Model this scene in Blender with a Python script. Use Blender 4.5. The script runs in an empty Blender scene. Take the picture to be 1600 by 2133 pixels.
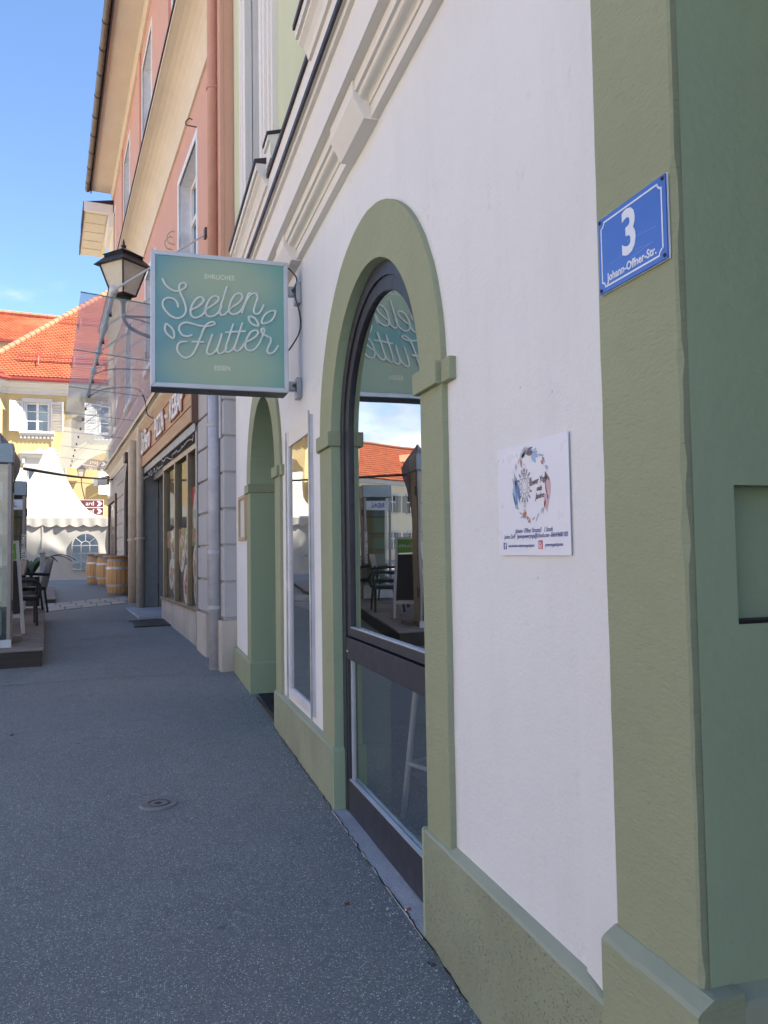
import bpy, bmesh, math, random
from mathutils import Vector, Matrix
from math import sin, cos, pi, radians as R
random.seed(7)
SC = bpy.context.scene
COL = SC.collection

# ------------------------------------------------------------------ camera
cam_d = bpy.data.cameras.new('camera'); cam = bpy.data.objects.new('camera', cam_d); COL.objects.link(cam)
cam_d.sensor_fit = 'HORIZONTAL'; cam_d.sensor_width = 36.0; cam_d.lens = 36.0*1620/1600
cam_d.clip_start = 0.05; cam_d.clip_end = 2000
def cam_matrix(yaw, pitch, roll, pos):
    cy, sy, cp, sp = cos(yaw), sin(yaw), cos(pitch), sin(pitch)
    f = Vector((sy*cp, cy*cp, sp)); r0 = Vector((cy, -sy, 0)); u0 = r0.cross(f)
    r = cos(roll)*r0 + sin(roll)*u0; u = -sin(roll)*r0 + cos(roll)*u0
    m = Matrix((r, u, -f)).transposed().to_4x4(); m.translation = pos
    return m
cam.matrix_world = cam_matrix(R(17.38), R(2.878), R(-0.882), (0, 0, 1.6))
SC.camera = cam

# ------------------------------------------------------------------ sky and sun
SUN = Vector((0.58, -0.30, 0.76)).normalized()
EL = math.asin(SUN.z); AZ = math.atan2(SUN.x, SUN.y)
W = bpy.data.worlds.new('World'); SC.world = W; W.use_nodes = True
nt = W.node_tree; nt.nodes.clear()
def N(t, kind, **kw):
    n = t.nodes.new(kind)
    for k, v in kw.items():
        if k.startswith('i_'):
            key = k[2:]; key = int(key) if key.isdigit() else key.replace('_', ' ')
            n.inputs[key].default_value = v
        else: setattr(n, k, v)
    return n
out = N(nt, 'ShaderNodeOutputWorld'); bg = N(nt, 'ShaderNodeBackground')
sky = N(nt, 'ShaderNodeTexSky', sky_type='NISHITA', sun_disc=False, sun_elevation=EL, sun_rotation=AZ,
        altitude=450, air_density=0.9, dust_density=0.1, ozone_density=4.5)
bg.inputs['Strength'].default_value = 0.085
tc = N(nt, 'ShaderNodeTexCoord'); sep = N(nt, 'ShaderNodeSeparateXYZ')
nt.links.new(tc.outputs['Generated'], sep.inputs[0])
# clouds: a broken bank low over the horizon, thin wisps above it
mp = N(nt, 'ShaderNodeMapping'); mp.inputs['Scale'].default_value = (1, 1, 2.6)
nt.links.new(tc.outputs['Generated'], mp.inputs['Vector'])
no = N(nt, 'ShaderNodeTexNoise'); no.inputs['Scale'].default_value = 3.4; no.inputs['Detail'].default_value = 8; no.inputs['Roughness'].default_value = .58
nt.links.new(mp.outputs[0], no.inputs['Vector'])
low = N(nt, 'ShaderNodeMapRange', interpolation_type='SMOOTHSTEP'); low.inputs[1].default_value = 0.12; low.inputs[2].default_value = 0.27
low.inputs[3].default_value = 0.30; low.inputs[4].default_value = -0.09
nt.links.new(sep.outputs['Z'], low.inputs[0])
ad = N(nt, 'ShaderNodeMath', operation='ADD'); nt.links.new(no.outputs[0], ad.inputs[0]); nt.links.new(low.outputs[0], ad.inputs[1])
cr = N(nt, 'ShaderNodeMapRange', interpolation_type='SMOOTHSTEP'); cr.inputs[1].default_value = 0.56; cr.inputs[2].default_value = 0.78
nt.links.new(ad.outputs[0], cr.inputs[0])
no2 = N(nt, 'ShaderNodeTexNoise'); no2.inputs['Scale'].default_value = 9; no2.inputs['Detail'].default_value = 5
nt.links.new(mp.outputs[0], no2.inputs['Vector'])
cc = N(nt, 'ShaderNodeMix', data_type='RGBA'); cc.inputs[6].default_value = (2.7, 2.9, 3.3, 1); cc.inputs[7].default_value = (6.2, 6.2, 6.1, 1)
cf = N(nt, 'ShaderNodeMapRange'); cf.inputs[1].default_value = .36; cf.inputs[2].default_value = .64; nt.links.new(no2.outputs[0], cf.inputs[0]); nt.links.new(cf.outputs[0], cc.inputs[0])
mx = N(nt, 'ShaderNodeMix', data_type='RGBA'); nt.links.new(cr.outputs[0], mx.inputs[0])
nt.links.new(sky.outputs[0], mx.inputs[6]); nt.links.new(cc.outputs[2], mx.inputs[7])
nt.links.new(mx.outputs[2], bg.inputs['Color']); nt.links.new(bg.outputs[0], out.inputs['Surface'])

sun_d = bpy.data.lights.new('sun', 'SUN'); sun_d.energy = 3.7; sun_d.angle = R(0.5); sun_d.color = (1.0, .95, .87)
sun = bpy.data.objects.new('sun', sun_d); COL.objects.link(sun)
sun.rotation_euler = SUN.to_track_quat('Z', 'Y').to_euler()

SC.view_settings.view_transform = 'Standard'; SC.view_settings.look = 'None'
SC.view_settings.exposure = 2.08; SC.view_settings.gamma = 1.0; SC.view_settings.use_curve_mapping = False
SC.cycles.max_bounces = 10; SC.cycles.transparent_max_bounces = 16; SC.cycles.glossy_bounces = 6; SC.cycles.diffuse_bounces = 6

# ------------------------------------------------------------------ materials
MATS = {}
def new_mat(name):
    m = bpy.data.materials.new(name); m.use_nodes = True
    return m, m.node_tree, m.node_tree.nodes['Principled BSDF']
def coords(t, stretch=(1, 1, 1)):
    tc = N(t, 'ShaderNodeTexCoord'); mp = N(t, 'ShaderNodeMapping'); mp.inputs['Scale'].default_value = stretch
    t.links.new(tc.outputs['Object'], mp.inputs['Vector']); return mp.outputs[0]
def noise(t, vec, scale, detail=4, rough=.55):
    n = N(t, 'ShaderNodeTexNoise'); n.inputs['Scale'].default_value = scale; n.inputs['Detail'].default_value = detail; n.inputs['Roughness'].default_value = rough
    t.links.new(vec, n.inputs['Vector']); return n.outputs[0]
def rng(t, v, a, b, c=0., d=1.):
    n = N(t, 'ShaderNodeMapRange'); n.inputs[1].default_value = a; n.inputs[2].default_value = b; n.inputs[3].default_value = c; n.inputs[4].default_value = d
    t.links.new(v, n.inputs[0]); return n.outputs[0]
def mixc(t, f, a, b):
    n = N(t, 'ShaderNodeMix', data_type='RGBA')
    for k, s in ((0, f), (6, a), (7, b)):
        if hasattr(s, 'links') or hasattr(s, 'is_linked'): t.links.new(s, n.inputs[k])
        else: n.inputs[k].default_value = s if k == 0 else (*s[:3], 1)
    return n.outputs[2]
def bump(t, h, dist, strength=1.0, prev=None):
    n = N(t, 'ShaderNodeBump'); n.inputs['Strength'].default_value = strength; n.inputs['Distance'].default_value = dist
    t.links.new(h, n.inputs['Height'])
    if prev is not None: t.links.new(prev, n.inputs['Normal'])
    return n.outputs[0]
def mul(c, k): return tuple(min(1, v*k) for v in c)
def stucco(name, col, var=.10, dist=.004, fine=70, stretch=(1, 1, 1), rough=.85, dirt=None, marks=None):
    m, t, p = new_mat(name); v = coords(t)
    big = rng(t, noise(t, v, 1.3, 5, .6), .3, .7)
    c = mixc(t, big, mul(col, 1-var), mul(col, 1+var*.6))
    spots = rng(t, noise(t, v, 23, 3), .62, .75, 0, .25)
    c = mixc(t, spots, c, mul(col, .82))
    if dirt:
        d = rng(t, noise(t, coords(t, (2.2, 2.2, .35)), 2.0, 6, .65), .52, .74, 0, .55); c = mixc(t, d, c, dirt)
    if marks:
        sm = rng(t, noise(t, coords(t, (1, 1, .8)), 4.5, 8, .72), .58, .65, 0, .65); gate = rng(t, noise(t, v, .9, 2), .5, .62)
        k = N(t, 'ShaderNodeMath', operation='MULTIPLY'); t.links.new(sm, k.inputs[0]); t.links.new(gate, k.inputs[1]); c = mixc(t, k.outputs[0], c, marks)
        ch = N(t, 'ShaderNodeTexVoronoi'); ch.inputs['Scale'].default_value = 7; t.links.new(v, ch.inputs['Vector'])
        c = mixc(t, rng(t, ch.outputs['Distance'], .02, .035, .55, 0), c, mul(marks, .6))
    t.links.new(c, p.inputs['Base Color']); p.inputs['Roughness'].default_value = rough; p.inputs['Specular IOR Level'].default_value = .25
    vs = coords(t, stretch)
    b = bump(t, noise(t, vs, fine, 3, .6), dist)
    b = bump(t, noise(t, vs, 9, 4, .5), dist*1.6, 1, b)
    t.links.new(b, p.inputs['Normal']); return m
def paint(name, col, rough=.5, metal=0., var=.06, bdist=.0006, bscale=40, spec=.4):
    m, t, p = new_mat(name); v = coords(t)
    c = mixc(t, rng(t, noise(t, v, 5, 5, .6), .3, .7), mul(col, 1-var), mul(col, 1+var))
    t.links.new(c, p.inputs['Base Color']); p.inputs['Metallic'].default_value = metal; p.inputs['Specular IOR Level'].default_value = spec
    t.links.new(rng(t, noise(t, v, 12, 4), .3, .7, rough*.85, min(1, rough*1.15)), p.inputs['Roughness'])
    t.links.new(bump(t, noise(t, v, bscale, 2), bdist), p.inputs['Normal']); return m
def wood(name, col, col2, axis=0, scale=1.0, rough=.6):
    m, t, p = new_mat(name)
    st = [14*scale]*3; st[axis] = 1.0*scale
    oi = N(t, 'ShaderNodeObjectInfo'); tcn = N(t, 'ShaderNodeTexCoord'); va = N(t, 'ShaderNodeVectorMath', operation='ADD')
    cb = N(t, 'ShaderNodeCombineXYZ'); ml = N(t, 'ShaderNodeMath', operation='MULTIPLY'); ml.inputs[1].default_value = 17.
    t.links.new(oi.outputs['Random'], ml.inputs[0])
    for k in range(3): t.links.new(ml.outputs[0], cb.inputs[k])
    t.links.new(tcn.outputs['Object'], va.inputs[0]); t.links.new(cb.outputs[0], va.inputs[1])
    mp = N(t, 'ShaderNodeMapping'); mp.inputs['Scale'].default_value = st; t.links.new(va.outputs[0], mp.inputs['Vector'])
    g = noise(t, mp.outputs[0], 1.6, 6, .65)
    c = mixc(t, rng(t, g, .3, .7), col, col2)
    c = mixc(t, rng(t, oi.outputs['Random'], 0, 1, 0, .35), c, mul(col, .7))
    t.links.new(c, p.inputs['Base Color']); p.inputs['Roughness'].default_value = rough
    t.links.new(bump(t, g, .0015), p.inputs['Normal']); return m
def glass(name, tint=(.8, .85, .85), refl=.5, rough=0.0, gcol=(1, 1, 1)):
    m = bpy.data.materials.new(name); m.use_nodes = True; t = m.node_tree; t.nodes.clear()
    o = N(t, 'ShaderNodeOutputMaterial'); a = N(t, 'ShaderNodeBsdfTransparent'); g = N(t, 'ShaderNodeBsdfGlossy'); x = N(t, 'ShaderNodeMixShader')
    a.inputs[0].default_value = (*tint, 1); g.inputs['Roughness'].default_value = rough; g.inputs['Color'].default_value = (*gcol, 1)
    wv = noise(t, coords(t), 2.6, 1, .4); t.links.new(bump(t, wv, .0005, 1.0), g.inputs['Normal'])
    if refl is None:
        f = N(t, 'ShaderNodeLayerWeight'); f.inputs['Blend'].default_value = .5; q = N(t, 'ShaderNodeMath', operation='POWER'); q.inputs[1].default_value = 5.0
        t.links.new(f.outputs['Facing'], q.inputs[0]); s_ = N(t, 'ShaderNodeMapRange'); s_.inputs[3].default_value = .07; s_.inputs[4].default_value = .5; t.links.new(q.outputs[0], s_.inputs[0]); t.links.new(s_.outputs[0], x.inputs[0])
        tl = N(t, 'ShaderNodeBsdfTranslucent'); tl.inputs[0].default_value = (.75, .80, .77, 1); y = N(t, 'ShaderNodeMixShader'); y.inputs[0].default_value = .36; t.links.new(a.outputs[0], y.inputs[1]); t.links.new(tl.outputs[0], y.inputs[2]); a = y
    else: x.inputs[0].default_value = refl
    t.links.new(a.outputs[0], x.inputs[1]); t.links.new(g.outputs[0], x.inputs[2]); t.links.new(x.outputs[0], o.inputs[0]); return m

M = {}
M['white_wall'] = stucco('white_plaster', (.76, .765, .765), .035, .0022, 48, (1, 1, 1.6), dirt=(.69, .68, .685), marks=(.60, .585, .58))
M['sage'] = stucco('sage_green_plaster', (.315, .345, .225), .07, .0032, 55, (1, .6, 2.2), marks=(.38, .40, .31))
M['sage_shade_copy'] = stucco('sage_smooth_shade_copy', (.34, .425, .28), .05, .0016, 40)  # same sage paint, copied in a greener tone for faces lying in shade
def sage_rough():
    m, t, p = new_mat('sage_green_roughcast'); v = coords(t)
    col = (.295, .325, .22)
    c = mixc(t, rng(t, noise(t, v, 2.5, 5), .3, .7), mul(col, .86), mul(col, 1.1))
    vo = N(t, 'ShaderNodeTexVoronoi'); vo.inputs['Scale'].default_value = 95; t.links.new(v, vo.inputs['Vector'])
    pit = rng(t, vo.outputs['Distance'], .0, .35, 0, 1)
    n2 = rng(t, noise(t, v, 38, 3), .42, .6)
    h = N(t, 'ShaderNodeMath', operation='MAXIMUM'); t.links.new(pit, h.inputs[0]); t.links.new(n2, h.inputs[1])
    c = mixc(t, rng(t, h.outputs[0], .1, .6, .6, 0), c, mul(col, .45))
    t.links.new(c, p.inputs['Base Color']); p.inputs['Roughness'].default_value = .9
    b = bump(t, h.outputs[0], .005); b = bump(t, noise(t, v, 120, 3), .003, 1, b); t.links.new(b, p.inputs['Normal']); return m
M['sage_rough'] = sage_rough()
M['sage_edge'] = stucco('sage_green_bevel_plaster', (.345, .375, .275), .08, .002, 40, dirt=(.38, .40, .32))
M['pale_green'] = stucco('pale_green_plaster', (.60, .63, .43), .05, .003, 45)
M['trim'] = stucco('cream_white_stucco_trim', (.78, .75, .70), .035, .0015, 50)
M['pink'] = stucco('pink_plaster', (.64, .37, .28), .06, .002, 45, dirt=(.58, .36, .29))
M['pink_trim'] = stucco('beige_cove_plaster', (.70, .61, .48), .06, .003, 30)
M['greystone'] = stucco('lilac_grey_plaster', (.46, .45, .45), .07, .003, 40, dirt=(.36, .34, .32))
M['beige_block'] = stucco('beige_rendered_block', (.50, .46, .40), .09, .004, 40, dirt=(.38, .34, .29))
M['limestone'] = stucco('worn_limestone', (.52, .47, .41), .12, .006, 28, dirt=(.33, .30, .27))
M['yellow'] = stucco('yellow_plaster', (.55, .43, .215), .03, .003, 20)
M['yellow_white'] = stucco('white_stucco', (.58, .565, .53), .03, .002, 20)
M['granite'] = stucco('granite_bounce_paving', (.50, .445, .36), .12, .004, 30, dirt=(.40, .36, .30))
M['cream_house'] = stucco('cream_plaster', (.78, .67, .48), .05, .003, 20)
M['concrete'] = stucco('old_concrete', (.42, .43, .44), .15, .004, 60, dirt=(.22, .22, .23))
M['interior'] = stucco('interior_plaster', (.55, .54, .52), .05, .001, 30)
M['tar'] = paint('tar_seam', (.045, .045, .048), .5)
M['cover_iron'] = paint('worn_cast_iron', (.215, .22, .22), .6, .3, .2, .002, 60)
M['anthracite'] = paint('anthracite_frame_paint', (.036, .037, .048), .42, .0, .08)
M['lead'] = paint('dark_lead_flashing', (.045, .036, .045), .55, .3, .2)
M['steel'] = paint('brushed_steel', (.58, .60, .60), .4, .1, .1)
M['sign_alu'] = paint('silver_aluminium_strip', (.55, .58, .62), .38, .35, .07)
M['sign_dark'] = paint('dark_grey_sheet_metal', (.07, .07, .078), .5, .3, .15)
M['galv'] = paint('galvanised_steel', (.40, .42, .44), .45, .6, .25)
M['iron'] = paint('black_wrought_iron', (.055, .048, .044), .5, .4, .25)
M['brownmetal'] = paint('brown_weathered_metal', (.10, .075, .06), .5, .4, .4)
M['gutter'] = paint('oxidised_copper_brown_gutter', (.16, .125, .09), .4, .55, .25)
M['pipe_pink'] = paint('pink_painted_pipe', (.56, .30, .235), .55, 0, .06)
M['pipe_grey'] = paint('lilac_grey_painted_pipe', (.46, .46, .50), .5, .05, .16)
M['pipe_beige'] = paint('beige_painted_pipe', (.50, .43, .35), .5, .05, .12)
M['bronze'] = paint('bronze_window_profile', (.28, .22, .14), .4, .55, .1)
M['greyframe'] = paint('grey_metal_frame', (.26, .26, .25), .45, .4, .12)
M['white_paint'] = paint('white_gloss_paint', (.78, .77, .75), .4, 0, .04)
M['white_frame'] = paint('weathered_white_frame', (.66, .65, .68), .5, 0, .12)
M['cable'] = paint('black_cable_rubber', (.02, .02, .02), .6, 0, .1)
M['blue_enamel'] = paint('blue_enamel', (.055, .145, .52), .22, 0, .07, .0004, 25, .6)
M['white_enamel'] = paint('white_enamel', (.75, .79, .84), .25, 0, .03)
M['plaque'] = paint('white_satin_plaque', (.74, .76, .84), .3, 0, .02, .0002)
M['ink_blue'] = paint('dark_blue_print', (.04, .055, .25), .5)
M['ink_grey'] = paint('grey_print', (.16, .16, .20), .5)
M['ink_lightgrey'] = paint('pale_grey_print', (.40, .41, .46), .5)
M['ink_lightblue'] = paint('pale_blue_print', (.30, .45, .68), .5)
M['ink_midblue'] = paint('mid_blue_print', (.10, .20, .48), .5)
M['ink_rust'] = paint('rust_print', (.48, .20, .12), .5)
M['ink_brown'] = paint('brown_print', (.16, .09, .09), .5)
M['ink_pink'] = paint('pink_print', (.66, .42, .45), .5)
M['fb_blue'] = paint('navy_print', (.035, .055, .26), .5)
M['ig_pink'] = paint('magenta_print', (.50, .06, .18), .5)
M['ig_orange'] = paint('orange_print', (.80, .28, .08), .5)
M['white_print'] = paint('white_print', (.8, .8, .82), .5)
M['letter'] = paint('white_acrylic_letter', (.66, .71, .67), .35, 0, .03)
M['letter_flat'] = paint('pale_yellow_print', (.74, .77, .62), .5)
M['red_side'] = paint('red_letter_return', (.30, .09, .07), .4)
M['canvas'] = paint('white_pvc_canvas', (.43, .41, .365), .55, 0, .03, .003, 14)
M['lavender'] = paint('grey_lilac_parasol_fabric', (.30, .28, .30), .8, 0, .08, .002, 30)
M['red_terracotta'] = stucco('orange_roof_tile', (.42, .115, .052), .26, .004, 30)
M['hip_tile'] = stucco('pale_orange_hip_tile', (.52, .20, .11), .12, .004, 20)
M['red_flashing'] = paint('red_painted_sheet_metal', (.36, .06, .05), .45, .2, .1)
M['shutter'] = paint('white_shutter_paint', (.58, .58, .57), .5, 0, .03)
M['brown_sign'] = paint('maroon_sign_face', (.13, .035, .04), .45)
M['wicker'] = paint('black_wicker', (.012, .012, .016), .5, 0, .3, .004, 120)
M['textile'] = paint('taupe_sling_fabric', (.16, .14, .12), .8, 0, .1, .001, 150)
M['board_black'] = paint('black_board', (.05, .05, .055), .6)
M['green_panel'] = paint('green_header_print', (.14, .40, .06), .4)
M['kiosk_steel'] = paint('grey_kiosk_metal', (.24, .29, .33), .35, .5, .12)
M['kiosk_post'] = paint('taupe_metal_post', (.27, .25, .25), .4, .5, .1)
M['kiosk_tan'] = paint('tan_post_strip', (.40, .33, .21), .5, 0, .15)
M['kiosk_panel'] = paint('pale_worn_panel', (.55, .60, .64), .4, .2, .15)
M['paper'] = paint('printed_paper', (.62, .64, .62), .6)
M['paper_green'] = paint('pale_green_paper', (.40, .52, .38), .6)
M['paper_blue'] = paint('pale_blue_paper', (.32, .46, .60), .6)
M['leaf'] = paint('palm_leaf', (.07, .11, .035), .5, 0, .3)
M['pot'] = paint('dark_planter', (.06, .055, .055), .6)
M['mat'] = paint('black_coir_mat', (.016, .018, .024), .95, 0, .3, .006, 180)
M['ceramic'] = paint('white_plate', (.75, .72, .68), .3)
M['food_orange'] = paint('orange_food_print', (.62, .25, .08), .5, 0, .5, .0, 5)
M['food_red'] = paint('red_food_print', (.55, .07, .04), .5, 0, .4)
M['food_gold'] = paint('golden_food_print', (.60, .36, .12), .5, 0, .4)
M['food_green'] = paint('green_food_print', (.16, .26, .06), .5, 0, .4)
M['poster_dark'] = paint('dark_poster_print', (.06, .028, .02), .4, 0, .4)
M['poster_red'] = paint('red_poster_print', (.55, .06, .05), .4)
M['poster_grey'] = paint('grey_poster_print', (.42, .36, .26), .4, 0, .3)
M['lantern_glass'] = stucco('hammered_opal_glass', (.62, .58, .47), .10, .010, 28, (1, 1, 2.5), .3)
M['cig'] = paint('cigarette_filter', (.52, .22, .12), .8)
M['deadleaf'] = paint('dry_leaf', (.20, .07, .05), .8)
M['deck'] = wood('weathered_deck_board', (.20, .17, .145), (.31, .27, .24), 0, 1.2, .85)
M['deck_dark'] = wood('dark_stained_beam', (.035, .028, .024), (.06, .05, .042), 0, 1.0, .8)
M['oak'] = wood('honey_oak_stave', (.46, .24, .085), (.58, .33, .13), 2, 1.0, .5)
M['oak_top'] = wood('barrel_top_wood', (.30, .20, .13), (.42, .30, .20), 0, 1.0, .5)
M['sign_wood'] = wood('amber_plank', (.40, .21, .08), (.56, .33, .145), 0, .9, .55)
M['brown_wood'] = wood('brown_showcase_wood', (.12, .06, .04), (.20, .11, .07), 2, 1.0, .5)
M['frame_wood'] = wood('blond_wood_frame', (.46, .32, .17), (.58, .42, .25), 2, 1.5, .5)
M['glass_door'] = glass('door_glass', (.62, .70, .68), .62)
M['glass_lower'] = glass('lower_door_glass', (.88, .94, .92), .50)
M['glass_show'] = glass('showcase_glass', (.60, .68, .70), .62)
M['glass_shop'] = glass('shop_glass', (.90, .91, .89), .16)
M['glass_canopy'] = glass('tinted_canopy_glass', (.80, .83, .815), None)
M['glass_kiosk'] = glass('kiosk_glass', (.55, .64, .61), .14)
M['glass_far'] = glass('window_pane_glass', (.05, .07, .10), .16, 0.0, (.65, .8, 1.0))
M['glass_edge'] = paint('green_glass_edge', (.10, .22, .22), .2)
def asphalt():
    m, t, p = new_mat('worn_asphalt'); v = coords(t)
    a = (.205, .232, .228); b = (.295, .325, .318)
    c = mixc(t, rng(t, noise(t, v, .7, 6, .6), .3, .7), a, b)
    c = mixc(t, rng(t, noise(t, v, .30, 4, .65), .46, .58, 0, .6), c, (.27, .268, .25))
    c = mixc(t, rng(t, noise(t, v, 7, 6, .75), .50, .66, 0, .55), c, (.155, .17, .172))
    c = mixc(t, rng(t, noise(t, v, 110, 3, .7), .35, .65), mul(a, .6), c)
    vo = N(t, 'ShaderNodeTexVoronoi'); vo.inputs['Scale'].default_value = 150; t.links.new(v, vo.inputs['Vector'])
    sc = N(t, 'ShaderNodeSeparateColor'); t.links.new(vo.outputs['Color'], sc.inputs[0])
    pick = rng(t, sc.outputs[0], .76, .80); core = rng(t, vo.outputs['Distance'], .28, .40, 1, 0)
    mm = N(t, 'ShaderNodeMath', operation='MULTIPLY'); t.links.new(pick, mm.inputs[0]); t.links.new(core, mm.inputs[1])
    c = mixc(t, mm.outputs[0], c, (.66, .69, .70))
    vb = N(t, 'ShaderNodeTexVoronoi'); vb.inputs['Scale'].default_value = 62; t.links.new(v, vb.inputs['Vector'])
    sb = N(t, 'ShaderNodeSeparateColor'); t.links.new(vb.outputs['Color'], sb.inputs[0])
    m2 = N(t, 'ShaderNodeMath', operation='MULTIPLY'); t.links.new(rng(t, sb.outputs[1], .955, .965), m2.inputs[0]); t.links.new(rng(t, vb.outputs['Distance'], .18, .3, 1, 0), m2.inputs[1])
    c = mixc(t, m2.outputs[0], c, (.62, .62, .62))
    stain = rng(t, noise(t, v, .33, 5, .7), .58, .72, 0, .35); c = mixc(t, stain, c, (.17, .176, .168))
    gm = N(t, 'ShaderNodeTexVoronoi'); gm.inputs['Scale'].default_value = 2.3; t.links.new(v, gm.inputs['Vector']); gs = N(t, 'ShaderNodeSeparateColor'); t.links.new(gm.outputs['Color'], gs.inputs[0])
    g1 = N(t, 'ShaderNodeMath', operation='MULTIPLY'); t.links.new(rng(t, gm.outputs['Distance'], .035, .06, .55, 0), g1.inputs[0]); t.links.new(rng(t, gs.outputs[0], .55, .6), g1.inputs[1])
    c = mixc(t, g1.outputs[0], c, (.075, .078, .078))
    t.links.new(c, p.inputs['Base Color']); p.inputs['Roughness'].default_value = .72; p.inputs['Specular IOR Level'].default_value = .35
    bb = bump(t, noise(t, v, 130, 3, .7), .0035); bb = bump(t, noise(t, v, 3, 4), .006, 1, bb); t.links.new(bb, p.inputs['Normal']); return m
M['asphalt'] = asphalt()
M['paver'] = stucco('sandy_stone_paver', (.44, .40, .34), .18, .006, 30, dirt=(.30, .27, .23))
def sign_face():
    m, t, p = new_mat('teal_to_lime_translucent_face')
    tcn = N(t, 'ShaderNodeTexCoord'); sx = N(t, 'ShaderNodeSeparateXYZ'); t.links.new(tcn.outputs['Object'], sx.inputs[0])
    def blob(cx, cz, rx, rz):
        def sq(o, cc_, r):
            a = N(t, 'ShaderNodeMath', operation='SUBTRACT'); t.links.new(o, a.inputs[0]); a.inputs[1].default_value = cc_
            d = N(t, 'ShaderNodeMath', operation='DIVIDE'); t.links.new(a.outputs[0], d.inputs[0]); d.inputs[1].default_value = r
            q = N(t, 'ShaderNodeMath', operation='POWER'); t.links.new(d.outputs[0], q.inputs[0]); q.inputs[1].default_value = 2; return q.outputs[0]
        s = N(t, 'ShaderNodeMath', operation='ADD'); t.links.new(sq(sx.outputs[0], cx, rx), s.inputs[0]); t.links.new(sq(sx.outputs[2], cz, rz), s.inputs[1])
        n = N(t, 'ShaderNodeMapRange', interpolation_type='SMOOTHSTEP'); n.inputs[1].default_value = 0; n.inputs[2].default_value = 1; n.inputs[3].default_value = 1; n.inputs[4].default_value = 0
        t.links.new(s.outputs[0], n.inputs[0]); return n.outputs[0]
    c = mixc(t, rng(t, sx.outputs[0], 0, 1), (.165, .345, .385), (.185, .39, .33))
    b = N(t, 'ShaderNodeMath', operation='MAXIMUM'); t.links.new(blob(.53, 3.46, .50, .26), b.inputs[0]); t.links.new(blob(.53, 2.88, .50, .26), b.inputs[1])
    c = mixc(t, rng(t, b.outputs[0], 0, 1, 0, .78), c, (.41, .49, .33))
    t.links.new(c, p.inputs['Base Color']); p.inputs['Roughness'].default_value = .38; p.inputs['Specular IOR Level'].default_value = .4
    return m
M['sign_face'] = sign_face()

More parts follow.
